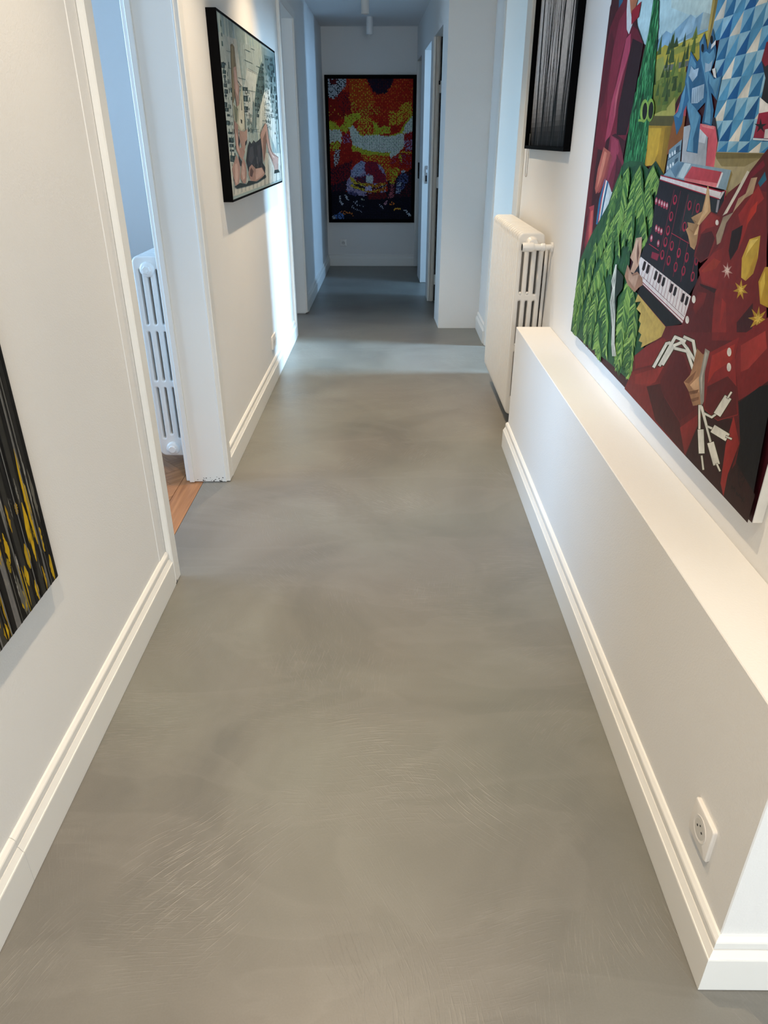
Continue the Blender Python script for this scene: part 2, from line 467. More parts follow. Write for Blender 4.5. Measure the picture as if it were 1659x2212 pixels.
# ------------------------------------------------------------------ parquet of the left room
pf = MB(); pf.box(-3.42, -0.8525, 0.95, 9.40, -0.10, -0.004)
parquet = structure(pf.build('floor', 'subfloor'), 'oiled oak herringbone parquet seen through the near left doorway', 'floor')
def plank_mesh(name, poly, origin):
    bm = bmesh.new()
    vt = [bm.verts.new((p[0], p[1], 0.0)) for p in poly]
    vb = [bm.verts.new((p[0], p[1], -0.012)) for p in poly]
    n = len(poly)
    bm.faces.new(vt); bm.faces.new(list(reversed(vb)))
    for i in range(n): bm.faces.new((vt[i], vb[i], vb[(i + 1) % n], vt[(i + 1) % n]))
    bmesh.ops.recalc_face_normals(bm, faces=bm.faces)
    me = bpy.data.meshes.new(name); bm.to_mesh(me); bm.free()
    return me
def clip(poly, x0, x1, y0, y1):
    def half(pl, f, inter):
        out = []
        for i in range(len(pl)):
            a, b = pl[i], pl[(i + 1) % len(pl)]
            if f(a): out.append(a)
            if f(a) != f(b): out.append(inter(a, b))
        return out
    def ix(X): return lambda a, b: (X, a[1] + (b[1] - a[1]) * (X - a[0]) / (b[0] - a[0]))
    def iy(Y): return lambda a, b: (a[0] + (b[0] - a[0]) * (Y - a[1]) / (b[1] - a[1]), Y)
    for f, i_ in ((lambda p: p[0] >= x0, ix(x0)), (lambda p: p[0] <= x1, ix(x1)), (lambda p: p[1] >= y0, iy(y0)), (lambda p: p[1] <= y1, iy(y1))):
        if poly: poly = half(poly, f, i_)
    return poly
def add_plank(poly, ang):
    cx = sum(p[0] for p in poly) / len(poly); cy = sum(p[1] for p in poly) / len(poly)
    ca, sa = math.cos(-ang), math.sin(-ang)
    loc = [((p[0] - cx) * ca - (p[1] - cy) * sa, (p[0] - cx) * sa + (p[1] - cy) * ca) for p in poly]
    me = plank_mesh('plank', loc, (cx, cy))
    o = link('plank', me, 'oak', parquet)
    o.location = (cx, cy, -0.0005); o.rotation_euler = (0, 0, ang)
G = 0.0008
# border boards along the threshold
for y0, y1 in ((1.02, 1.78), (1.78, 3.46), (3.46, 4.48)):
    add_plank([(-0.9545 + G, y0 + G), (-0.8535 - G, y0 + G), (-0.8535 - G, y1 - G), (-0.9545 + G, y1 - G)], R90)
PL, PW = 0.48, 0.12
npl = 0
ang45 = math.radians(45)
for i in range(-16, 17):
    for j in range(-7, 8):
        # herringbone cell in the rotated frame
        for kind in (0, 1):
            u0 = i * PW + j * 2 * PL if False else (i * PW)
            if kind == 0:
                rx0, ry0, rx1, ry1 = i * PW + j * 2 * PL, i * PW, i * PW + j * 2 * PL + PL, i * PW + PW
            else:
                rx0, ry0, rx1, ry1 = i * PW + j * 2 * PL + PL, i * PW + PW - PL, i * PW + j * 2 * PL + PL + PW, i * PW + PW
            cs = [(rx0 + G, ry0 + G), (rx1 - G, ry0 + G), (rx1 - G, ry1 - G), (rx0 + G, ry1 - G)]
            c_, s_ = math.cos(ang45), math.sin(ang45)
            ox, oy = -0.955 - 0.72, 2.985 - 0.72 + 0.0
            wp = [(ox + p[0] * c_ - p[1] * s_, oy + p[0] * s_ + p[1] * c_) for p in cs]
            wp = clip(wp, -3.40, -0.955 - G, 1.0, 4.50)
            if len(wp) >= 3:
                area = abs(sum(wp[k][0] * wp[(k + 1) % len(wp)][1] - wp[(k + 1) % len(wp)][0] * wp[k][1] for k in range(len(wp)))) / 2
                if area > 0.0006 and npl < 290:
                    add_plank(wp, ang45 if kind == 0 else ang45 + R90); npl += 1

# ------------------------------------------------------------------ baseboards
PROF = [(0.0, 0.0), (0.0215, 0.0), (0.0215, 0.0885), (0.0206, 0.0912), (0.0190, 0.0916), (0.0122, 0.1060), (0.0092, 0.1062), (0.0092, 0.1086), (0.0112, 0.1090), (0.0112, 0.1235), (0.0100, 0.1268), (0.0042, 0.1335), (0.0, 0.1345)]
def baseboard(name, label, p0, p1, nrm, m0=0.0, m1=0.0):
    """run the moulding from p0 to p1 (floor points on the wall face); m0/m1: mitre run per unit of projection"""
    p0 = Vector((p0[0], p0[1])); p1 = Vector((p1[0], p1[1])); nrm = Vector(nrm).normalized()
    d = (p1 - p0).normalized()
    bm = bmesh.new()
    A = []; B = []
    for t, z in PROF:
        a = p0 + nrm * t - d * (m0 * t); b = p1 + nrm * t + d * (m1 * t)
        A.append(bm.verts.new((a.x, a.y, z + 0.0015))); B.append(bm.verts.new((b.x, b.y, z + 0.0015)))
    n = len(PROF)
    for i in range(n): bm.faces.new((A[i], A[(i + 1) % n], B[(i + 1) % n], B[i]))
    bm.faces.new(A); bm.faces.new(list(reversed(B)))
    bmesh.ops.recalc_face_normals(bm, faces=bm.faces)
    me = bpy.data.meshes.new(name); bm.to_mesh(me); bm.free()
    return structure(link(name, me, 'trim'), label, 'baseboard')
baseboard('baseboard_left', 'white moulded baseboard at the near left, before the seam', (-0.772, -4.0), (-0.772, 0.9775), (1, 0))
baseboard('baseboard_left', 'white moulded baseboard from the seam to the near left doorway', (-0.772, 0.9788), (-0.772, 2.116), (1, 0))
baseboard('baseboard_left', 'white moulded baseboard under the cityscape picture with the seated figure', (-0.750, 3.036), (-0.750, 5.648), (1, 0))
baseboard('baseboard_left', 'white moulded baseboard at the far left, past both doorways', (-0.755, 6.585), (-0.755, 9.238), (1, 0), 0, -1)
baseboard('baseboard_end', 'white moulded baseboard along the dim end wall', (-0.755, 9.24), (0.292, 9.24), (0, -1), -1, 0)
baseboard('baseboard_right', 'white moulded baseboard along the low ledge wall', (0.597, 0.790), (0.597, 3.395), (-1, 0), 1, 0.6)
baseboard('baseboard_right', 'white moulded baseboard on the short end of the low wall', (0.597, 0.790), (3.39, 0.790), (0, -1), 1, 0)
baseboard('baseboard_right', 'short piece of white baseboard behind the hall radiator, beside the pillar', (0.731, 5.470), (0.731, 5.978), (-1, 0))

# ------------------------------------------------------------------ door frames
def doorframe(n, label, pieces, loc):
    r = structure(empty('door_%d' % n, loc), label, 'door frame')
    inv = Matrix.Translation(-Vector(loc))
    out = []
    for (nm, mat, b_) in pieces:
        m_ = MB(); m_.box(*b_)
        o = m_.build(nm, mat, r); o.matrix_parent_inverse = inv
        out.append(o)
    return r, out, inv
r, _, inv = doorframe(1, 'white painted frame of the near left doorway with chipped foot', [
    ('casing', 'trim', (-0.7725, -0.7500, 2.118, 2.178, 0.002, DH, 0.004)),
    ('jamb', 'trim', (-0.912, -0.7715, 2.150, 2.168, 0.002, DH)),
    ('casing', 'trim', (-0.7505, -0.7285, 2.972, 3.034, 0.002, DH, 0.003)),
    ('bead', 'trim', (-0.7515, -0.7440, 2.9665, 2.9725, 0.002, DH, 0.0015)),
    ('jamb', 'trim', (-0.912, -0.7500, 2.970, 2.985, 0.002, DH)),
    ('door_stop', 'trim', (-0.912, -0.8900, 2.958, 2.971, 0.002, DH, 0.002)),
    ('casing', 'trim', (-0.930, -0.9085, 2.972, 3.034, 0.002, DH, 0.003)),
    ('head', 'trim', (-0.912, -0.7500, 2.150, 2.985, DH, DH + 0.02)),
], (-0.83, 2.57, 0))
random.seed(5)
for i in range(26):
    x = random.uniform(-0.89, -0.752); z = abs(random.gauss(0, 0.012)) + 0.003
    m_ = MB(); s = random.uniform(0.0012, 0.004)
    k = random.randint(4, 6)
    pts = [(x + s * random.uniform(.5, 1.3) * math.cos(2 * math.pi * q / k), z + 0.8 * s * random.uniform(.5, 1.2) * math.sin(2 * math.pi * q / k)) for q in range(k)]
    m_.prism(pts, 'y', 2.9694, 2.9700)
    o = m_.build('paint_chip', 'scuff', r); o.matrix_parent_inverse = inv
for i in range(6):
    m_ = MB(); m_.box(-0.7500, -0.7494, 2.119 + 0.002 * i, 2.1212 + 0.002 * i, 0.003 + 0.003 * (i % 3), 0.006 + 0.004 * (i % 3))
    o = m_.build('paint_chip', 'scuff', r); o.matrix_parent_inverse = inv
r, _, inv = doorframe(2, 'white painted frame of the far left doorway', [
    ('casing', 'trim', (-0.7505, -0.7285, 5.650, 5.714, 0.002, DH + 0.055, 0.003)),
    ('jamb', 'trim', (-0.912, -0.7500, 5.690, 5.708, 0.002, DH)),
    ('jamb', 'trim', (-0.912, -0.7500, 6.502, 6.520, 0.012, DH)),
    ('casing', 'trim', (-0.7555, -0.7335, 6.508, 6.582, 0.012, DH + 0.055, 0.003)),
    ('bead', 'trim', (-0.7520, -0.7440, 6.498, 6.5025, 0.012, DH, 0.001)),
    ('casing', 'trim', (-0.7530, -0.7310, 5.714, 6.508, DH, DH + 0.055, 0.003)),
    ('head', 'trim', (-0.912, -0.7500, 5.690, 6.520, DH, DH + 0.02)),
], (-0.83, 6.1, 0))
r, _, inv = doorframe(3, 'white painted frame of the daylit opening behind the hall radiator', [
    ('casing', 'trim', (0.7375, 0.7575, 4.520, 4.690, 0.002, DH + 0.1, 0.003)),
    ('jamb', 'trim', (0.745, 0.905, 4.670, 4.690, 0.002, DH)),
    ('jamb', 'trim', (0.722, 0.905, 5.400, 5.416, 0.002, DH)),
    ('casing', 'trim', (0.7150, 0.7315, 5.404, 5.468, 0.002, DH + 0.1, 0.003)),
    ('head', 'trim', (0.745, 0.905, 4.670, 5.416, DH, DH + 0.02)),
], (0.82, 5.05, 0))
x1 = fx(7.09)
r, _, inv = doorframe(4, 'cream lined closet opening with bare hinges on the far right wall', [
    ('jamb', 'jamb_warm', (x1 + 0.020, x1 + 0.050, 7.060, 7.090, 0.004, 2.145, 0.002)),
    ('casing', 'trim', (x1 - 0.006, x1 + 0.014, 7.075, 7.115, 0.004, 2.145, 0.002)),
    ('hinge', 'trim', (x1 + 0.050, x1 + 0.078, 7.062, 7.072, 1.74, 1.83, 0.002)),
    ('hinge', 'trim', (x1 + 0.050, x1 + 0.078, 7.062, 7.072, 1.00, 1.09, 0.002)),
    ('hinge', 'trim', (x1 + 0.050, x1 + 0.078, 7.062, 7.072, 0.16, 0.25, 0.002)),
    ('hinge_pin', 'iron', (x1 + 0.044, x1 + 0.056, 7.050, 7.060, 1.80, 1.83, 0.002)),
    ('closet_shade_sheet', 'hole', (x1 + 0.060, 1.20, 7.085, 7.10, 0.004, 2.145)),  # added sheet, its near-black colour stands in for shade inside the closet
], (x1, 6.7, 0))
def lockplate(n, label, y, x0, z0, z1, mat, extra):
    r, _, inv = doorframe(n, label, [
        ('jamb', 'trim', (x0 - 0.003, x0 + 0.118, y - 0.014, y - 0.001, 0.004, 2.145, 0.002))], (x0, y, 0))
    m_ = MB(); m_.box(x0 + 0.026, x0 + 0.052, y - 0.0185, y - 0.0135, z0, z1, 0.002)
    o = m_.build('strike_plate', mat, r); o.matrix_parent_inverse = inv
    for (a, b, c_, d_, mt) in extra:
        m_ = MB(); m_.box(x0 + a, x0 + b, y - 0.024, y - 0.0135, z0 + c_, z0 + d_, 0.002)
        m_.build('latch', mt, o)
lockplate(5, 'white frame of the open daylit doorway on the far right with a steel strike plate', 8.09, fx(8.09), 0.985, 1.150, 'steel',
          [(0.030, 0.046, 0.02, 0.075, 'iron'), (0.033, 0.046, 0.10, 0.13, 'plastic')])
lockplate(6, 'white frame of the last dark doorway on the right with a black lock plate', 9.21, fx(9.21) + 0.002, 0.980, 1.150, 'iron',
          [(0.048, 0.060, 0.095, 0.14, 'iron')])

# ------------------------------------------------------------------ column radiators
def stadium(cx, z0, z1, w_, n=8):
    r_ = w_ / 2
    pts = [(cx + r_ * math.cos(math.pi * k / n), z1 - r_ + r_ * math.sin(math.pi * k / n)) for k in range(n + 1)]
    pts += [(cx - r_ * math.cos(math.pi * k / n), z0 + r_ - r_ * math.sin(math.pi * k / n)) for k in range(n + 1)]
    return pts
def radiator_section():
    """one cast section: rounded slab with three rows of slots and a round nose, x = depth, z = height"""
    D, Hh, BV = 0.126, 0.895, 0.008
    cu = bpy.data.curves.new('section', 'CURVE')
    cu.dimensions = '2D'; cu.fill_mode = 'BOTH'
    cu.extrude = 0.0150; cu.bevel_depth = BV; cu.bevel_resolution = 3
    def add(pts):
        sp_ = cu.splines.new('POLY'); sp_.points.add(len(pts) - 1)
        for p, q in zip(sp_.points, pts): p.co = (q[0], q[1], 0, 1)
        sp_.use_cyclic_u = True
    xa, xb, za, zb, rc = -D / 2 + BV, D / 2 - BV, BV, Hh - BV, 0.020
    out = []
    for (cx, cz, a0) in ((xb - rc, zb - rc, 0), (xa + rc, zb - rc, 90), (xa + rc, za + rc, 180), (xb - rc, za + rc, 270)):
        for k in range(6):
            a = math.radians(a0 + 90 * k / 5); out.append((cx + rc * math.cos(a), cz + rc * math.sin(a)))
    add(out)
    for row, (a, b) in enumerate(((0.085, 0.335), (0.360, 0.585), (0.610, 0.845))):
        for colm in (-1, 0, 1):
            b2 = b - (0.020 if (row == 2 and colm == 0) else 0.0)
            a2 = a + (0.020 if (row == 0 and colm == 0) else 0.0)
            add(stadium(colm * 0.0345, a2 - 0.005, b2 + 0.005, 0.0115 + 2 * BV))
    ob = bpy.data.objects.new('section_tmp', cu); COL.objects.link(ob)
    me = bpy.data.meshes.new_from_object(ob.evaluated_get(bpy.context.evaluated_depsgraph_get()))
    bpy.data.objects.remove(ob, do_unlink=True)
    me.transform(Matrix.Rotation(R90, 4, 'X'))
    bm = bmesh.new(); bm.from_mesh(me); bpy.data.meshes.remove(me)
    n = 16
    for sd in (-1, 1):
        prev = None
        for z, k in ((0.022, 0.55), (0.032, 0.9), (0.045, 1.0), (0.845, 1.0), (0.858, 0.9), (0.866, 0.55)):
            ring = [bm.verts.new((sd * (0.0525 + 0.0135 * k * math.cos(2 * math.pi * q / n)), 0.0225 * k * math.sin(2 * math.pi * q / n), z)) for q in range(n)]
            if prev:
                for q in range(n): bm.faces.new((prev[q], prev[(q + 1) % n], ring[(q + 1) % n], ring[q]))
            prev = ring
    bmesh.ops.recalc_face_normals(bm, faces=bm.faces)
    me = bpy.data.meshes.new('section'); bm.to_mesh(me); bm.free()
    for p in me.polygons: p.use_smooth = True
    try: me.set_sharp_from_angle(angle=math.radians(40))
    except Exception: pass
    me.materials.clear(); me.materials.append(M['radiator'])
    for p in me.polygons: p.material_index = 0
    return me
SECTION = radiator_section()
SP = 0.0545
def radiator(label, x, y, z, n):
    r = tag(empty('column_radiator', (x, y, z)), label, 'radiator')
    for i in range(n):
        o = bpy.data.objects.new('section', SECTION); COL.objects.link(o); o.parent = r
        o.location = (0, SP * (i + 0.5), 0)
    # hubs joining the sections
    for zz in (0.045, 0.850):
        m_ = MB(); m_.lathe([(0.004, 0.021), (SP * n - 0.004, 0.021)], (0, 0, zz), (0, 1, 0), 20)
        m_.build('hub', 'radiator', r, True)
    return r
NR = 17
rad = radiator('white column radiator standing on the hall floor beyond the low ledge wall', 0.668, 3.575, 0.112, NR)
# near end: valve body, pipe to the wall, riser, little studs
m_ = MB(); m_.lathe([(0.0, 0.028), (0.010, 0.030), (0.018, 0.024), (0.030, 0.021), (0.055, 0.021)], (0, 0.006, 0.850), (0, -1, 0), 24)
m_.build('plug', 'radiator', rad, True)
m_ = MB(); m_.lathe([(0.0, 0.0185), (0.004, 0.0205), (0.045, 0.0205), (0.052, 0.019), (0.056, 0.015), (0.085, 0.0145), (0.090, 0.018), (0.104, 0.018), (0.108, 0.0125), (0.142, 0.0125)], (-0.053, -0.055, 0.838), (1, 0, 0), 20)
valve = m_.build('valve', 'radiator', rad, True)
m_ = MB(); m_.lathe([(0.0, 0.0155), (-0.002, 0.0150)], (-0.0525, -0.055, 0.838), (1, 0, 0), 16)
m_.build('valve_cap', 'hole', valve)
m_ = MB(); m_.lathe([(0.0, 0.022), (0.010, 0.022)], (0.078, -0.055, 0.838), (1, 0, 0), 20)
m_.build('wall_rosette', 'radiator', rad, True)
m_ = MB(); m_.tube([(0.0775, 0.012, 0.82), (0.0775, 0.012, 0.4), (0.0775, 0.012, -0.110)], 0.0085, 12)
m_.build('pipe', 'radiator', rad, True)
for (sx, sz) in ((-0.0345, 0.618), (0.0, 0.618), (-0.0345, 0.368), (-0.0345, 0.093)):
    m_ = MB(); m_.lathe([(-0.002, 0.0075), (0.003, 0.0070), (0.006, 0.0050), (0.0075, 0.0015)], (sx, 0.010, sz), (0, -1, 0), 14)
    m_.build('stud', 'radiator', rad, True)
for zz in (0.20, 0.72):
    m_ = MB(); m_.box(0.060, 0.0885, SP * 8.6, SP * 9.4, zz, zz + 0.04)
    m_.build('wall_bracket', 'radiator', rad)
for yy in (0.30, SP * NR - 0.20):
    m_ = MB(); m_.lathe([(0, 0.014), (0.004, 0.014), (0.006, 0.009), (0.125, 0.009)], (0.03, yy, -0.112), (0, 0, 1), 14)
    m_.build('foot', 'radiator', rad, True)

NL = 16
rad2 = radiator('white column radiator on the parquet just inside the near left doorway', -1.011, 3.100, 0.072, NL)
for zz, hexr in ((0.842, 6), (0.040, 10)):
    m_ = MB(); m_.lathe([(-0.004, 0.030), (0.004, 0.031), (0.010, 0.028), (0.013, 0.0225)], (0, 0.002, zz), (0, -1, 0), 28)
    pl = m_.build('plug', 'radiator', rad2, True)
    m_ = MB(); m_.lathe([(0.0, 0.0185), (0.009, 0.0180), (0.012, 0.0150)], (0, -0.010, zz), (0, -1, 0), hexr)
    m_.build('nut', 'radiator', pl)
m_ = MB(); m_.lathe([(0.0, 0.004), (0.006, 0.0035)], (0.003, -0.021, 0.836), (0, -1, 0), 10)
m_.build('bleed_screw', 'radiator', rad2)
for yy in (0.45, SP * NL - 0.15):
    m_ = MB(); m_.lathe([(0, 0.014), (0.004, 0.014), (0.006, 0.009), (0.085, 0.009)], (-0.03, yy, -0.0725), (0, 0, 1), 14)
    m_.build('foot', 'radiator', rad2, True)
for zz in (0.20, 0.72):
    m_ = MB(); m_.box(0.055, 0.1025, SP * 7.6, SP * 8.4, zz, zz + 0.04)
    m_.build('wall_bracket', 'radiator', rad2)

# ------------------------------------------------------------------ sockets
def socket(label, origin, right, out, gangs=1, size=0.084, earth=True):
    """wall socket: origin = plate centre on the wall face, right = unit vector along the wall, out = unit normal"""
    R_, O_, U_ = Vector(right), Vector(out), Vector((0, 0, 1))
    r = tag(empty('wall_socket', origin), label, 'socket')
    def P(a, b, c_): return R_ * a + U_ * b + O_ * c_
    W = size * gangs - (gangs - 1) * 0.008; Hh = size
    def rr(w_, h_, rad_, n=5):
        pts = []
        for (cx, cz, a0) in ((w_ / 2 - rad_, h_ / 2 - rad_, 0), (-w_ / 2 + rad_, h_ / 2 - rad_, 90), (-w_ / 2 + rad_, -h_ / 2 + rad_, 180), (w_ / 2 - rad_, -h_ / 2 + rad_, 270)):
            for k in range(n):
                a = math.radians(a0 + 90 * k / (n - 1)); pts.append((cx + rad_ * math.cos(a), cz + rad_ * math.sin(a)))
        return pts
    m_ = MB()
    lay = [(0.0, 0.001), (0.0055, 0.0), (0.0082, 0.0016), (0.0092, 0.0045)]
    m_.rings([[P(a, b, t) for a, b in rr(W - 2 * ins, Hh - 2 * ins, 0.006)] for t, ins in lay])
    plate = m_.build('cover_plate', 'plastic', r, True)
    for g_ in range(gangs):
        cx = (g_ - (gangs - 1) / 2) * (size - 0.008)
        ring = lambda rad_, t: [P(cx + rad_ * math.cos(2 * math.pi * k / 32), rad_ * math.sin(2 * math.pi * k / 32), t) for k in range(32)]
        m_ = MB(); m_.rings([ring(0.0265, 0.0090), ring(0.0265, 0.0100), ring(0.0245, 0.0102), ring(0.0230, 0.0096)])
        m_.build('insert_ring', 'plastic', plate, True)
        m_ = MB(); m_.rings([ring(0.0200, 0.0095), ring(0.0200, 0.0099)])
        ins = m_.build('insert', 'plastic_in', plate, True)
        for (hx, hz, hr) in ((-0.0095, 0.0, 0.0026), (0.0095, 0.0, 0.0026), (0.0, 0.0085, 0.0022)):
            rg = lambda rad_, t: [P(cx + hx + rad_ * math.cos(2 * math.pi * k / 14), hz + rad_ * math.sin(2 * math.pi * k / 14), t) for k in range(14)]
            m_ = MB(); m_.rings([rg(hr, 0.0097), rg(hr, 0.01005)])
            m_.build('pin_hole', 'hole', plate)
    return r
socket('square white power socket low on the ledge wall, nearest the viewer', (0.597, 0.922, 0.246), (0, -1, 0), (-1, 0, 0))
socket('white double socket above the left baseboard, past the cityscape picture', (-0.750, 4.60, 0.240), (0, 1, 0), (1, 0, 0), 2)
socket('square white power socket on the end wall under the dotted picture', (-0.567, 9.24, 0.268), (1, 0, 0), (0, -1, 0), 1, 0.082)

# ------------------------------------------------------------------ ceiling spotlights
def spotlight(label, x, y, zc, lit, power=0.0, size=86, blend=0.85, length=0.147):
    r = tag(empty('ceiling_spotlight', (x, y, zc)), label, 'ceiling lamp', 'cylinder spotlights along the corridor ceiling')
    m_ = MB()
    n = 28
    ring = lambda rad_, z: [(rad_ * math.cos(2 * math.pi * k / n), rad_ * math.sin(2 * math.pi * k / n), z) for k in range(n)]
    m_.rings([ring(0.0345, -0.001), ring(0.0345, -length), ring(0.031, -length - 0.001), ring(0.0305, -length + 0.03)], cap=False)
    m_.build('lamp_body', 'lamp', r, True)
    m_ = MB(); m_.rings([ring(0.0300, -length + 0.0302), ring(0.0300, -length + 0.026)])
    if lit:
        m = bpy.data.materials.get('lit_bulb')
        if not m:
            m, nt, b, L = new_mat('lit_bulb')
            b.inputs['Base Color'].default_value = (1, 0.9, 0.7, 1)
            b.inputs['Emission Color'].default_value = (1, 0.72, 0.42, 1); b.inputs['Emission Strength'].default_value = 12
        m_.build('bulb', m, r)
        d = bpy.data.lights.new('spot_beam', 'SPOT')
        d.energy = power; d.color = (1.0, 0.79, 0.54); d.spot_size = math.radians(size); d.spot_blend = blend; d.shadow_soft_size = 0.022
        s = bpy.data.objects.new('spot_beam', d); COL.objects.link(s); s.parent = r
        s.location = (0, 0, -length - 0.004)
    else:
        m_.build('bulb', 'hole', r)
    return r
SX = -0.21
for (yy, pw, lab) in ((-1.2, 60, 'lit white cylinder spotlight on the ceiling behind the viewer'),
                      (0.25, 100, 'lit white cylinder spotlight on the ceiling right over the viewer'),
                      (1.65, 88, 'lit white cylinder spotlight on the ceiling before the near left doorway'),
                      (3.05, 100, 'lit white cylinder spotlight on the ceiling over the far end of the ledge'),
                      (4.45, 140, 'lit white cylinder spotlight on the ceiling over the hall radiator')):
    spotlight(lab, SX, yy, H_HI, True, pw)
spotlight('unlit white cylinder spotlight on the far ceiling, the nearer of two', -0.213, 7.22, H_LO, False)
spotlight('unlit white cylinder spotlight on the far ceiling, nearest the end wall', -0.209, 8.55, H_LO, False)

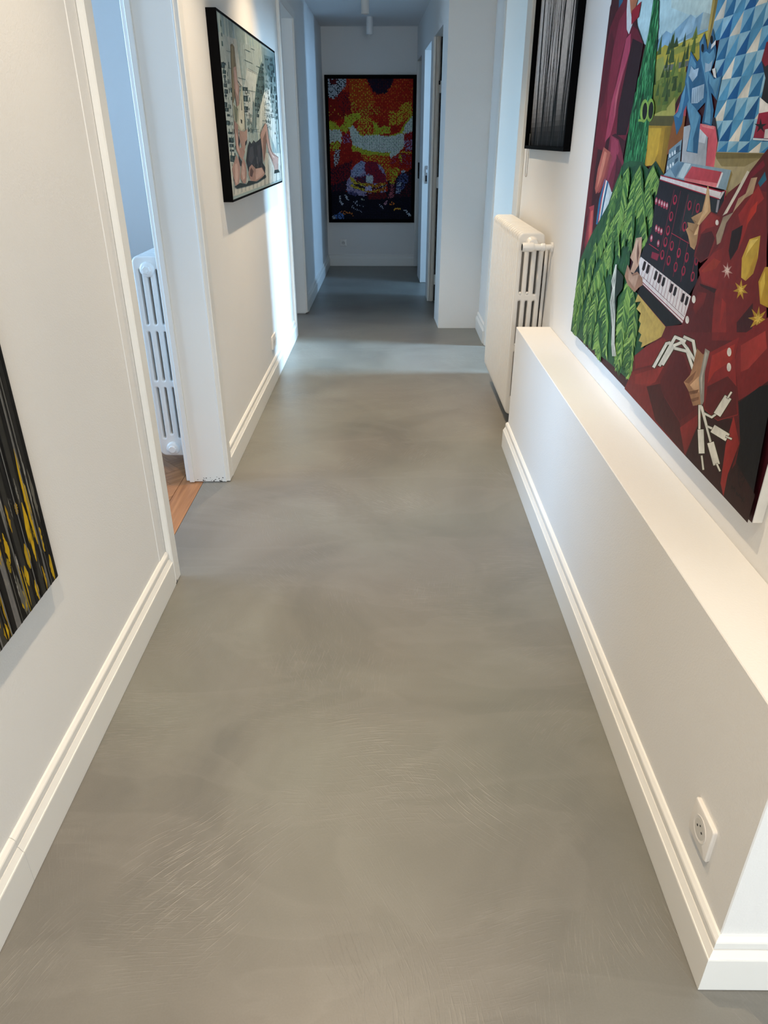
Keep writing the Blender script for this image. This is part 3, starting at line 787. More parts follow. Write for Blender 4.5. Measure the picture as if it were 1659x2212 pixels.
# ------------------------------------------------------------------ pictures
BIG=[
('a9bfc0',[13176,8940,9719,8430,9905,8070,11133,8021,11753,8033,12713,8311,13074,8511]),
('bccbc4',[11492,8691,9949,8464,9970,8262,10622,8332,11396,8513]),
('7d9db0',[11732,8195,11462,8268,11235,8212,10619,8342,10419,8278,10207,8315,9970,8262,9925,8073,10709,8090,11250,8058,11721,8075]),
('93afbd',[10619,8342,10419,8278,10480,8146,10981,8091,10809,8195]),
('a9b8b5',[10207,8315,9970,8262,9933,8123,10227,8131]),
('b5a23c',[11761,8049,11426,8106,11151,8054,9924,8107,9854,7904,9984,7749,10473,7813,10473,7649,11680,7694]),
('8f8f3c',[11212,7986,10860,8037,9958,8064,9916,7985,10640,7962,11239,7945]),
('c2b04c',[10694,8062,9919,8097,9897,8020,10617,8001]),
('6d742e',[11697,7725,11361,7794,10451,7730,10301,7612,10590,7446,10727,7307,11459,7281]),
('b4a956',[11412,7295,10968,7343,10693,7465,10579,7252,11587,7260]),
('8b8b45',[11816,7948,11406,7974,11222,7725,11671,7678]),
('73746a',[11322,7864,10946,7850,10960,7787,11334,7792]),
('6b6c63',[10832,7855,10395,7844,10408,7788,10817,7784]),
('TREES',[]),
('b49a52',[9982,8445,9705,8405,9798,7905,9884,7869,9955,8101]),
('8a7438',[9896,8432,9800,8418,9857,8016,9885,7969]),
('GRID',[]),
('9c8f6b',[9095,6861,7746,6871,7685,6756,8104,6600,8411,6230,8575,6475,9016,6713]),
('6f6238',[9073,6855,7743,6865,7936,6822,8514,6791,8986,6792]),
('86794f',[8986,6792,7936,6822,8237,6738,8808,6720]),
('26242a',[8212,7846,8359,7681,8191,7518,8185,7333,7905,7269]),
('7c1a2c',[8334,7827,8212,7846,8108,7650,8250,7619,8359,7681]),
('d9d3cc',[8220,7357,7958,7271,7918,7194,8176,7222]),
('8a1c33',[8173,7217,7885,7231,7784,6991,8178,7002]),
('d0cbc8',[7960,7074,7807,7084,7787,6997,7946,6997]),
('1a1418',[8109,7173,8054,7120,7947,7123,8026,7096,7957,7046,8060,7082,8127,7047,8110,7097,8223,7127,8107,7121]),
('c9d0d2',[8185,6999,7782,6988,7774,6973,8176,6983]),
('59512c',[11567,7276,10579,7252,10234,7202,10631,7126,11642,7149]),
('a98125',[11617,7157,10603,7137,10626,6891,10606,6555,11074,6664,11453,6636,11559,6963]),
('bd9430',[11514,7124,10999,7118,10990,6809,11128,6662,11405,6654]),
('8a6a1e',[10854,7132,10603,7137,10606,6555,10805,6609]),
('8d5427',[10564,7223,10181,7249,10139,7024,10174,6837,10641,6807,10612,7136]),
('b0464f',[10497,7357,10386,7486,10233,7445,10168,7242,10579,7252]),
('9ea3a8',[10170,7123,9712,7165,9381,7088,9256,6712,10049,6731]),
('b9bfc4',[9801,7105,9412,7075,9398,6943,9769,6968]),
('2a2630',[9379,7223,9240,7201,9035,6983,9079,6932,9240,7099]),
('c0525c',[9686,7155,9379,7120,9186,7114,9050,6964,9012,6707,9256,6712,9335,7003,9636,7097]),
('d77f80',[9625,7150,9213,7118,9214,7086,9568,7116]),
('7b96a5',[10562,6861,10162,6984,10094,6730,10557,6595]),
('2e4a5c',[10542,6736,10128,6858,10144,6864,10560,6742]),
('d5dcdf',[10473,6795,10472,6777,10488,6769,10513,6776,10531,6794,10532,6812,10515,6820,10491,6813]),
('d5dcdf',[10391,6819,10389,6801,10405,6794,10429,6800,10447,6818,10448,6836,10432,6844,10408,6837]),
('d5dcdf',[10307,6838,10306,6821,10321,6813,10345,6820,10363,6837,10364,6855,10348,6863,10324,6856]),
('d5dcdf',[10469,6652,10468,6634,10485,6625,10509,6632,10527,6650,10528,6668,10512,6676,10487,6670]),
('d5dcdf',[10386,6677,10385,6659,10401,6651,10425,6658,10443,6675,10444,6694,10428,6702,10404,6695]),
('d5dcdf',[10303,6699,10302,6681,10317,6673,10341,6680,10359,6698,10360,6716,10344,6723,10320,6717]),
('3c5568',[10318,6894,10197,6924,10181,6852,10306,6828]),
('3c5568',[10290,6754,10189,6782,10176,6713,10278,6688]),
('2d6186',[10369,7938,10103,7808,9966,7863,9778,7670,9592,7378,9809,7287,9675,7230,9568,6836,9943,6852,9934,7107,10178,7326,10395,7617,10386,7779]),
('5b8fac',[10330,7895,10123,7786,10115,7733,10288,7785,10309,7666,10095,7384,9869,7309,9715,7231,9792,6996,9711,6845,9922,6861,9917,7106,10156,7332,10359,7615,10360,7777]),
('2d6186',[10345,7614,10447,7475,10475,7300,10603,7253,10378,7032,10247,7160,10267,7296,10153,7414]),
('5b8fac',[10353,7587,10424,7474,10443,7299,10556,7251,10404,7226,10343,7282,10322,7448]),
('2d6186',[10025,8090,9834,7902,9791,8113,9563,7874,9552,7800,9622,7672,9480,7598,9270,7613,9281,7372,9494,7461,9323,7277,9298,7119,9607,7154,9597,7300,9641,7470,9882,7690,10028,7817,10129,8006]),
('5b8fac',[10024,8058,9973,7876,9866,7892,9754,7857,9647,7897,9568,7816,9670,7700,9659,7573,9564,7466,9410,7282,9352,7139,9534,7162,9550,7299,9603,7468,9833,7687,9978,7813,10092,7989]),
('5b8fac',[9676,7676,9482,7588,9312,7602,9349,7406,9446,7486,9594,7557]),
('12151c',[9948,7931,9943,7909,9952,7894,9973,7890,10001,7899,10028,7917,10046,7940,10052,7963,10043,7977,10021,7981,9994,7973,9967,7954]),
('12151c',[9718,7989,9712,7968,9720,7954,9741,7950,9767,7958,9793,7976,9811,7999,9816,8020,9808,8035,9788,8038,9761,8030,9736,8012]),
('9fb6c6',[10275,7778,10154,7729,10010,7738,10016,7660,10140,7602,10299,7679]),
('9fb6c6',[10112,7534,9746,7559,9696,7415,9852,7368,10059,7372]),
('9fb6c6',[9835,7776,9718,7754,9617,7786,9625,7685,9790,7677]),
('d9d6d0',[9736,7942,9634,7981,9625,7937,9739,7899]),
('d9d6d0',[9594,7695,9506,7701,9422,7596,9496,7613]),
('6d87a0',[10069,7519,10003,7380,9990,7379,10056,7518]),
('6d87a0',[10002,7524,9932,7377,9919,7376,9989,7523]),
('6d87a0',[9935,7528,9861,7374,9849,7374,9923,7527]),
('6d87a0',[9870,7532,9792,7372,9780,7371,9858,7532]),
('6d87a0',[9806,7537,9724,7369,9712,7368,9794,7536]),
('8aa4b2',[10610,6562,10189,6738,8543,6694,8552,6496,10634,6550]),
('5f7f95',[10395,6639,10163,6733,9937,6727,10154,6544]),
('b3c6cd',[9935,6724,9719,6719,9885,6549,10091,6554]),
('7b6a3a',[8541,6691,8490,6656,8533,6491,8572,6501]),
('b8434f',[9673,6695,8763,6668,8814,6550,9856,6560]),
('d4767a',[9856,6560,8814,6550,8840,6505,9830,6527]),
('d3cfcf',[8778,6664,8734,6659,8799,6507,8844,6511]),
('3a0e18',[14299,9106,13176,8940,12803,8480,12357,8212,12423,7771,12544,7030,12675,6223,13522,5551,13337,4709,14719,4471,14549,6788,14594,8938]),
('1f5a78',[14039,9034,13733,8989,13839,8821,13951,8802]),
('6a1529',[13584,8968,14099,8804,14339,8640,14448,8399,14532,7940,14449,7354,14446,6851,13767,6799,13696,6971,13472,7028,13202,7065,12608,6959,12490,7117,12493,7306,12441,7804,12375,8214,12778,8433,13074,8511,13297,8926]),
('7e2237',[13489,8791,13843,8669,13999,8267,14019,7722,13884,7245,13675,7521,13439,8182,13264,8434]),
('541021',[14263,8614,14391,8339,14484,7899,14404,7432,14165,7540,14080,7984,13989,8390]),
('240a13',[12947,8335,12374,8211,12418,7762,12488,7298,12603,7039,13129,7040,13227,7414,13059,8014]),
('a03a52',[13291,8371,13076,8417,13013,8178,13236,7856,13371,7599,13343,7327,13482,7047,13775,6936,13691,7522,13525,7777,13452,7940]),
('c2606c',[13303,7930,13233,7994,13325,7704,13392,7420,13417,7255,13482,7586]),
('c9c6c4',[13540,8961,13439,8947,13174,8637,13051,8541,13186,8413,13343,8493,13485,8758]),
('b06a4a',[13439,8947,12921,8871,13034,8699,13232,8684]),
('8e1326',[13195,8712,12764,8772,12787,8588,13120,8525]),
('6f1f33',[13500,7051,12970,6976,12651,6780,12350,6517,12690,6251,13023,6192,13409,6377,13504,6765]),
('8d3348',[13412,7032,12997,6958,12846,6813,13139,6525,13278,6344,13398,6417,13347,6767]),
('4a1220',[12971,6774,12423,6551,12747,6219,12968,6206,12896,6496]),
('a8584c',[13817,6862,13342,6787,13492,6472,13740,6199,13932,6115,14051,6202,14022,6513]),
('c47a66',[13726,6800,13549,6774,13721,6403,13920,6209,13869,6518]),
('8c3b3c',[13347,6767,13212,6732,13387,6398,13677,6162,13834,6132,13558,6410]),
('5d1620',[14491,6851,14180,6854,14216,6340,14133,5878,14428,5678,14424,5111,14618,5086,14601,6535]),
('1f6a95',[13474,6378,13231,6347,13329,6063,13384,5649,13676,5641,13679,6039]),
('d4d4cf',[13403,6368,13317,6358,13401,6058,13462,5683,13563,5678,13536,6059]),
('b03040',[13438,6372,13395,6368,13486,6060,13522,5682,13572,5677,13551,6056]),
('b9c2c4',[13226,6337,12968,6206,12747,6219,13207,5912,13300,5699,13400,5648,13306,6065]),
('93303c',[14317,5868,13961,5934,13825,5410,13775,5075,14005,4894,14311,5240]),
('c05a52',[14118,5815,13996,5846,13895,5402,13851,5075,13967,5149,14112,5488]),
('6e1f2c',[14317,5868,14201,5829,14210,5365,14017,4916,14311,5240]),
('1d5c33',[12187,8794,11914,8654,11801,8364,11721,8135,11646,7753,11589,7504,11565,7188,11502,6963,11462,6652,12520,6602,12499,7134,12473,7391,12369,7669,12286,8080,12190,8333,12187,8559]),
('COLUMN',[]),
('7f9a3e',[11408,7338,11407,7284,11431,7239,11478,7209,11540,7201,11609,7215,11674,7249,11724,7299,11752,7356,11752,7412,11726,7457,11677,7485,11614,7492,11546,7477,11483,7442,11435,7394]),
('10140f',[11440,7337,11439,7292,11459,7256,11497,7237,11545,7239,11594,7262,11634,7301,11657,7348,11658,7395,11637,7430,11598,7449,11550,7446,11502,7423,11462,7384]),
('8aa648',[11656,7336,11656,7280,11685,7234,11738,7204,11808,7196,11885,7210,11957,7245,12011,7296,12040,7355,12039,7412,12008,7458,11953,7487,11882,7494,11806,7478,11737,7442,11685,7392]),
('10140f',[11707,7336,11707,7289,11728,7252,11768,7233,11819,7235,11870,7258,11911,7298,11934,7347,11935,7394,11912,7431,11871,7450,11821,7447,11771,7423,11730,7383]),
('7f9a3e',[12051,7249,11892,7234,11879,7210,12064,7216]),
('234d2e',[12532,6632,12214,6689,11573,6694,11268,6607,11007,6720,10606,6572,10585,6401,10677,6309,10541,6054,10653,5851,10614,5566,10783,5519,11533,5505,11467,5298,11546,5103,10983,4970,10810,4964,10850,4842,10631,4898,10732,4739,10522,4658,10547,4589,10306,4405,10163,4213,10400,3721,11632,3691,12626,3631,14565,3544,14536,4124,14565,4869,13907,5424,13542,5669,13045,6020,12833,6313]),
('1d4229',[12163,6594,11794,6642,11505,5943,11533,5505,11823,5532,12018,5895,12332,6125]),
('1a3a26',[11268,6607,11004,6715,10606,6572,10585,6401,10678,6242,10610,6048,10789,5894,11152,6209]),
('SKIRT',[]),
('16271c',[12088,5164,11589,5096,11541,4919,11784,4739,11583,4225,11492,3819,11650,3921,12177,4804]),
('c9c9bc',[12082,5196,12176,4915,12147,4918,12054,5198]),
('c9c9bc',[12177,4918,12056,4823,12029,4830,12150,4924]),
('c9c9bc',[12059,4829,12089,4608,12060,4612,12030,4833]),
('c9c9bc',[12090,4611,11936,4425,11908,4432,12062,4618]),
('c9c9bc',[11940,4429,11778,4247,11751,4254,11912,4436]),
('c9c9bc',[11781,4252,11688,4010,11661,4017,11753,4258]),
('c9c9bc',[11691,4014,11546,3844,11519,3852,11664,4022]),
('c9c9bc',[12072,5197,12123,4924,12095,4927,12044,5200]),
('c9c9bc',[12125,4927,12031,4828,12003,4834,12097,4933]),
('c9c9bc',[12033,4834,12037,4618,12008,4622,12005,4837]),
('c9c9bc',[12038,4622,11885,4436,11857,4443,12010,4628]),
('c9c9bc',[11888,4441,11748,4254,11721,4261,11861,4447]),
('c9c9bc',[11751,4259,11653,4019,11626,4026,11723,4265]),
('c9c9bc',[11656,4023,11501,3857,11475,3865,11629,4031]),
('c9c9bc',[12062,5198,12071,4933,12043,4936,12034,5201]),
('c9c9bc',[12072,4937,12006,4833,11978,4838,12044,4942]),
('c9c9bc',[12008,4838,11984,4628,11956,4633,11980,4842]),
('c9c9bc',[11986,4632,11834,4447,11807,4454,11959,4638]),
('c9c9bc',[11837,4452,11718,4261,11691,4268,11810,4458]),
('c9c9bc',[11720,4266,11618,4028,11591,4035,11693,4272]),
('c9c9bc',[11621,4032,11457,3869,11431,3877,11594,4040]),
('c9c9bc',[12052,5200,12019,4941,11991,4945,12024,5203]),
('c9c9bc',[12021,4946,11981,4838,11953,4842,11993,4950]),
('c9c9bc',[11982,4842,11933,4638,11905,4643,11954,4847]),
('c9c9bc',[11935,4642,11784,4458,11757,4464,11907,4648]),
('c9c9bc',[11787,4463,11688,4268,11661,4274,11759,4469]),
('c9c9bc',[11690,4273,11583,4037,11556,4044,11663,4279]),
('c9c9bc',[11586,4041,11413,3881,11388,3889,11560,4049]),
('c9c9bc',[12043,5201,11968,4950,11940,4954,12015,5205]),
('c9c9bc',[11969,4955,11956,4842,11928,4847,11941,4959]),
('c9c9bc',[11957,4847,11882,4648,11854,4653,11929,4852]),
('c9c9bc',[11884,4652,11734,4469,11707,4475,11857,4658]),
('c9c9bc',[11736,4474,11659,4275,11632,4281,11709,4479]),
('c9c9bc',[11661,4280,11549,4046,11522,4053,11634,4286]),
('c9c9bc',[11552,4050,11370,3893,11344,3901,11526,4058]),
('15121c',[10635,6514,8608,6473,8517,6492,8508,6221,8883,6049,8887,5766,8780,5493,9125,5125,11266,5140,10877,5559,10643,5860,10691,6249]),
('22262b',[9556,6415,8667,6392,8587,6241,8940,6154,9541,5904,9657,5996]),
('cdc8ca',[10637,6556,8603,6476,8639,6404,10644,6503]),
('9c1230',[10641,6562,8607,6484,8600,6471,10632,6547]),
('9c1230',[10658,6498,8634,6399,8631,6408,10652,6509]),
('c4bfc2',[8580,6485,8517,6492,8597,6402,8642,6409]),
('0e0c12',[8517,6492,8485,6481,8466,6238,8537,6245,8594,6397]),
('9c1230',[8607,6476,8489,6490,8496,6497,8614,6483]),
('9c1230',[8508,6495,8475,6236,8456,6236,8488,6495]),
('8c8a92',[8667,6392,8606,6393,8600,6266,8650,6268]),
('7d1c36',[10046,6417,10187,5584,10173,5585,10032,6416]),
('7d1c36',[9820,6415,9871,5911,9857,5912,9807,6415]),
('7d1c36',[9548,6389,9585,5973,9572,5973,9535,6389]),
('7d1c36',[9869,5911,9949,5423,9935,5424,9855,5912]),
('7d1c36',[9547,5905,9562,5421,9549,5423,9534,5905]),
('7d1c36',[9282,5891,9282,5406,9270,5407,9270,5892]),
('7d1c36',[8994,5811,8970,5460,8959,5461,8983,5812]),
('7d1c36',[9301,6349,9311,6175,9299,6176,9289,6349]),
('9c1a38',[9885,5908,9239,5860,9231,5869,9876,5917]),
('9c1a38',[10663,5679,10239,5647,10227,5656,10650,5689]),
('7d1c36',[10479,5604,10192,5609,10223,5522,10490,5523]),
('9a1c3c',[9888,6303,9891,6277,9906,6256,9931,6244,9961,6243,9990,6253,10012,6273,10023,6299,10020,6325,10005,6346,9979,6358,9950,6359,9921,6348,9899,6328]),
('1a0f18',[9914,6308,9918,6285,9936,6271,9960,6270,9983,6283,9994,6306,9990,6329,9972,6343,9947,6344,9925,6330]),
('9a1c3c',[9920,6104,9922,6078,9938,6056,9963,6043,9994,6041,10023,6051,10046,6072,10056,6097,10054,6124,10038,6146,10012,6159,9982,6160,9953,6150,9931,6130]),
('1a0f18',[9946,6109,9950,6086,9968,6071,9993,6069,10016,6082,10027,6105,10023,6129,10005,6144,9980,6145,9957,6132]),
('9a1c3c',[9945,5932,9948,5905,9964,5883,9989,5869,10020,5867,10050,5877,10073,5897,10084,5923,10081,5950,10065,5973,10039,5986,10008,5988,9979,5978,9956,5958]),
('1a0f18',[9971,5937,9976,5913,9994,5897,10020,5895,10043,5908,10054,5931,10050,5955,10032,5971,10006,5973,9983,5960]),
('9a1c3c',[9965,5789,9967,5762,9983,5738,10009,5724,10040,5721,10070,5731,10093,5751,10105,5778,10102,5805,10085,5828,10059,5842,10028,5845,9998,5835,9976,5815]),
('1a0f18',[9991,5793,9995,5769,10014,5753,10040,5750,10063,5763,10075,5786,10070,5811,10052,5827,10026,5829,10003,5816]),
('9a1c3c',[9999,5625,10002,5597,10018,5573,10044,5558,10076,5555,10107,5564,10130,5584,10141,5611,10138,5639,10122,5663,10095,5678,10063,5681,10033,5671,10010,5651]),
('1a0f18',[10026,5629,10030,5604,10049,5587,10075,5584,10099,5597,10111,5621,10107,5645,10087,5662,10061,5665,10038,5652]),
('9a1c3c',[9379,6275,9380,6251,9393,6231,9416,6219,9443,6218,9469,6228,9489,6247,9500,6271,9498,6296,9485,6316,9462,6327,9435,6328,9409,6318,9389,6299]),
('1a0f18',[9402,6280,9405,6258,9420,6245,9443,6244,9463,6256,9474,6278,9471,6299,9455,6313,9433,6314,9412,6301]),
('9a1c3c',[9116,6268,9117,6244,9129,6224,9150,6213,9175,6212,9200,6221,9220,6240,9230,6264,9229,6288,9217,6307,9195,6318,9170,6319,9145,6309,9126,6291]),
('1a0f18',[9137,6273,9140,6252,9155,6238,9176,6237,9196,6249,9206,6270,9204,6291,9189,6305,9167,6305,9148,6293]),
('9a1c3c',[9416,6033,9418,6008,9431,5987,9454,5974,9482,5973,9509,5982,9529,6001,9540,6026,9538,6051,9524,6072,9501,6085,9474,6086,9447,6077,9427,6058]),
('1a0f18',[9440,6038,9443,6015,9459,6001,9482,5999,9503,6012,9514,6033,9511,6056,9494,6071,9471,6072,9451,6059]),
('9a1c3c',[9719,5772,9722,5746,9736,5723,9761,5709,9791,5706,9820,5716,9842,5735,9853,5761,9850,5788,9835,5811,9810,5825,9781,5827,9752,5817,9730,5798]),
('1a0f18',[9745,5777,9748,5753,9766,5737,9791,5735,9813,5747,9825,5770,9821,5794,9803,5810,9778,5812,9756,5799]),
('9a1c3c',[9445,5724,9447,5698,9461,5676,9484,5662,9512,5659,9540,5668,9561,5687,9572,5712,9570,5739,9556,5761,9532,5775,9504,5777,9477,5768,9456,5749]),
('1a0f18',[9469,5728,9473,5705,9489,5689,9512,5687,9534,5699,9545,5721,9542,5744,9525,5760,9502,5762,9480,5750]),
('9a1c3c',[9739,5590,9741,5562,9756,5539,9781,5524,9811,5521,9840,5530,9863,5550,9874,5576,9871,5604,9856,5627,9831,5642,9801,5644,9772,5635,9750,5616]),
('1a0f18',[9764,5594,9768,5569,9786,5553,9811,5550,9834,5562,9845,5585,9841,5610,9823,5626,9798,5629,9776,5616]),
('9a1c3c',[9465,5552,9467,5526,9481,5503,9504,5488,9533,5485,9561,5494,9582,5513,9593,5538,9591,5565,9577,5588,9553,5603,9525,5606,9497,5597,9476,5578]),
('1a0f18',[9489,5556,9493,5532,9509,5516,9533,5513,9555,5525,9566,5548,9563,5572,9546,5588,9522,5590,9501,5578]),
('9a1c3c',[9168,5710,9169,5684,9182,5663,9204,5649,9230,5646,9256,5655,9277,5674,9287,5698,9286,5724,9273,5746,9251,5759,9224,5761,9198,5753,9178,5734]),
('1a0f18',[9191,5714,9193,5691,9209,5676,9231,5673,9251,5685,9262,5707,9259,5730,9244,5745,9222,5747,9201,5735]),
('9a1c3c',[9192,5549,9193,5523,9206,5501,9228,5487,9255,5483,9282,5492,9302,5510,9313,5535,9311,5562,9298,5584,9276,5598,9249,5601,9223,5592,9202,5574]),
('1a0f18',[9215,5553,9217,5529,9233,5514,9256,5511,9276,5523,9287,5544,9284,5568,9269,5584,9246,5586,9226,5574]),
('9a1c3c',[8861,5717,8862,5693,8873,5672,8893,5659,8918,5656,8943,5664,8963,5682,8973,5706,8972,5731,8960,5752,8940,5765,8915,5767,8890,5759,8871,5741]),
('1a0f18',[8882,5721,8884,5699,8899,5684,8919,5682,8939,5694,8949,5714,8947,5736,8933,5751,8912,5753,8893,5742]),
('9a1c3c',[8881,5532,8882,5507,8894,5485,8914,5472,8939,5469,8964,5477,8984,5495,8995,5519,8994,5544,8982,5566,8961,5580,8935,5583,8911,5574,8891,5556]),
('1a0f18',[8903,5536,8905,5513,8919,5498,8940,5495,8960,5507,8971,5528,8968,5550,8954,5566,8933,5568,8913,5557]),
('9a3048',[10586,6239,10591,6211,10615,6192,10650,6191,10682,6207,10698,6234,10693,6262,10668,6281,10634,6282,10602,6266]),
('c9a9ac',[10615,6244,10620,6226,10640,6217,10663,6224,10676,6241,10671,6260,10650,6268,10627,6261]),
('9a3048',[10459,6232,10464,6204,10488,6186,10522,6184,10553,6200,10569,6227,10564,6255,10540,6274,10506,6275,10475,6259]),
('c9a9ac',[10487,6237,10492,6219,10512,6211,10535,6217,10547,6235,10542,6253,10522,6261,10500,6254]),
('9a3048',[10354,6224,10359,6197,10382,6178,10415,6177,10446,6193,10462,6219,10457,6247,10434,6265,10400,6266,10370,6251]),
('c9a9ac',[10382,6229,10387,6211,10406,6203,10428,6209,10441,6227,10436,6244,10416,6253,10394,6246]),
('9a3048',[10251,6216,10256,6189,10278,6171,10311,6169,10341,6185,10357,6212,10353,6239,10329,6257,10297,6258,10267,6243]),
('c9a9ac',[10278,6221,10283,6204,10302,6195,10324,6202,10336,6219,10331,6236,10312,6244,10290,6238]),
('9a3048',[10152,6212,10156,6185,10178,6167,10210,6165,10240,6181,10256,6207,10251,6234,10229,6252,10197,6253,10167,6238]),
('c9a9ac',[10178,6216,10183,6199,10201,6191,10223,6197,10235,6214,10230,6232,10212,6239,10190,6233]),
('9a3048',[10411,5912,10416,5884,10440,5864,10474,5862,10506,5877,10522,5905,10517,5933,10493,5953,10459,5955,10428,5940]),
('c9a9ac',[10440,5917,10445,5898,10464,5889,10487,5895,10500,5913,10495,5931,10475,5940,10452,5934]),
('9a3048',[10303,5903,10308,5874,10331,5855,10365,5853,10396,5868,10412,5895,10407,5924,10383,5943,10350,5945,10319,5930]),
('c9a9ac',[10331,5907,10336,5889,10355,5880,10378,5886,10390,5903,10385,5921,10366,5930,10343,5924]),
('9a3048',[10197,5893,10202,5865,10224,5846,10257,5844,10288,5859,10304,5885,10299,5914,10276,5933,10243,5935,10213,5920]),
('c9a9ac',[10225,5898,10229,5879,10248,5871,10270,5876,10283,5893,10278,5912,10259,5920,10237,5915]),
('9a3048',[10536,5770,10541,5741,10566,5721,10601,5718,10633,5733,10650,5761,10645,5790,10620,5811,10585,5813,10553,5798]),
('c9a9ac',[10565,5775,10571,5755,10591,5746,10615,5752,10627,5769,10622,5788,10602,5798,10578,5792]),
('9a3048',[10237,5741,10241,5712,10264,5692,10298,5689,10329,5704,10345,5731,10340,5760,10317,5779,10283,5782,10253,5767]),
('c9a9ac',[10265,5744,10269,5726,10289,5716,10311,5722,10323,5739,10318,5758,10299,5767,10277,5762]),
('0b0a0e',[10806,4959,10684,5177,8960,4964,9500,4793]),
('8c1a30',[10792,4967,9493,4792,9480,4800,10775,4976]),
('d2cbcb',[10981,5415,10912,5476,8877,5307,8932,5051,8967,4959,10748,5146]),
('7c1228',[10779,5167,8951,4988,8939,4997,10761,5178]),
('7c1228',[10762,5142,8967,4955,8957,4962,10747,5150]),
('5a1020',[10724,5230,8963,5041,8956,5046,10714,5236]),
('6b1020',[10769,5222,10681,5459,10696,5459,10784,5221]),
('6b1020',[10629,5209,10549,5448,10564,5447,10645,5208]),
('6b1020',[10493,5198,10420,5437,10435,5436,10508,5196]),
('6b1020',[10360,5186,10294,5426,10308,5425,10375,5185]),
('6b1020',[10230,5174,10170,5415,10184,5414,10244,5173]),
('6b1020',[10103,5163,10049,5404,10063,5403,10117,5162]),
('6b1020',[9978,5152,9930,5394,9944,5393,9992,5151]),
('6b1020',[9856,5142,9814,5384,9827,5383,9870,5140]),
('6b1020',[9737,5131,9700,5374,9713,5373,9750,5130]),
('6b1020',[9620,5121,9589,5364,9602,5363,9633,5119]),
('6b1020',[9506,5111,9480,5354,9492,5353,9518,5109]),
('6b1020',[9394,5101,9373,5345,9385,5344,9406,5099]),
('6b1020',[9284,5091,9268,5336,9280,5335,9296,5090]),
('6b1020',[9176,5082,9165,5327,9176,5326,9188,5080]),
('6b1020',[9071,5073,9064,5318,9075,5317,9082,5071]),
('6b1020',[8967,5063,8965,5310,8976,5308,8978,5062]),
('6b1020',[8866,5055,8868,5301,8879,5300,8877,5053]),
('1a0c12',[10747,5443,10640,5439,10659,5340,10708,5309,10784,5325]),
('1a0c12',[10565,5427,10462,5423,10479,5326,10527,5294,10600,5311]),
('1a0c12',[10218,5396,10120,5392,10135,5298,10179,5267,10248,5283]),
('1a0c12',[10051,5381,9957,5378,9971,5285,10013,5254,10080,5269]),
('1a0c12',[9890,5367,9798,5363,9810,5272,9851,5242,9917,5257]),
('1a0c12',[9580,5339,9493,5336,9504,5247,9542,5217,9604,5232]),
('1a0c12',[9431,5326,9347,5323,9356,5235,9393,5206,9454,5220]),
('1a0c12',[9146,5300,9066,5298,9074,5212,9108,5183,9166,5197]),
('1a0c12',[9009,5288,8931,5286,8938,5201,8971,5173,9027,5186]),
('b39a52',[10780,4974,9490,4795,9587,4636,10289,4314,10265,4395,10424,4376,10356,4488,10508,4494,10455,4623,10566,4640,10525,4754,10741,4772,10605,4904,10850,4845]),
('b3907a',[11261,5688,10999,5736,10931,5571,10955,5349,11113,5213,11286,5210,11214,5360,11387,5398,11293,5549]),
('8f6a55',[11525,5107,11461,5286,11186,5188,10969,5261,10701,5218,10635,5132,10784,5069,10941,4971,11314,5013]),
('c9a992',[11229,5667,11131,5679,11127,5398,11191,5238,11193,5401]),
('6f4c40',[11145,5665,11001,5514,11012,5341,11117,5498]),
('b3907a',[11387,5233,11134,5171,10875,5239,10928,5106,10968,5023,11311,5091]),
('5a1718',[8646,5673,8569,5922,8639,6207,8433,6475,8144,6604,7653,6980,5651,3213,6399,3545,6989,3551,8139,3520,10704,3567,10486,3898,10506,4137,10070,4399,9581,4647,9495,4804,8988,4943,8936,5059,8843,5390,8759,5556]),
('6e1c1b',[8323,6070,8211,6326,7878,6557,7640,6664,6899,5271,8071,4976,8249,5480,8656,5497,8801,5630,8561,5809,8402,5934]),
('8e2420',[8073,6290,7769,6585,7592,6479,7774,6362,7832,6125,7897,5959,7962,6190]),
('b3301f',[7830,6365,7714,6449,7698,6353,7826,6220,7830,6157,7850,6264]),
('a88f72',[7959,6642,7832,6656,7851,6507,8005,6451,8173,6329,8214,6294,8153,6441,8011,6496]),
('8e7f6c',[8431,6234,8199,6303,8321,6186,8343,6068,8362,5982,8442,5947,8514,6040,8455,6157]),
('6a1020',[8371,6280,8137,6519,8047,6669,7784,6809,7725,6761,7959,6642,8011,6496,8153,6441,8222,6309]),
('c9c3b4',[8450,6248,8243,6498,8084,6705,8024,6696,8145,6534,8351,6282]),
('1d5a72',[7789,6606,7699,6712,7629,6643,7727,6573]),
('5a0f1c',[7727,6573,7629,6643,7573,6539,7675,6540]),
('842320',[8801,5630,8476,5865,8276,5942,8235,5744,8230,5528,8638,5510]),
('9a3322',[8723,5624,8446,5808,8265,5799,8348,5709,8647,5618]),
('2e1011',[8701,5489,8221,5512,8252,5444,8598,5434]),
('561617',[8816,5375,8715,5469,8216,5460,8181,5225,8114,5058,8917,4865,8914,5065]),
('6e1e1c',[8701,5396,8449,5425,8478,5300,8642,5144,8747,5198]),
('7d2421',[8228,5484,8091,5596,7890,5375,7765,5142,8114,5058,8203,5310]),
('9c2d25',[8035,5450,7910,5414,7924,5281,7942,5153,7999,5300]),
('200c0d',[8143,6123,7922,6206,7902,6078,7923,5971,8034,5841,8122,5929]),
('3a1014',[7579,5289,7336,5538,7197,5278,7531,5198]),
('8b2523',[7224,5329,6959,5382,6914,5299,7239,5219]),
('ad8a62',[9009,6527,8962,6496,8779,6262,8887,6157,8903,6005,8997,5904,9039,5817,9179,5836,9302,5942,9416,6004,9353,6039,9407,6089,9150,6096,9319,6148,9028,6241,9007,6382]),
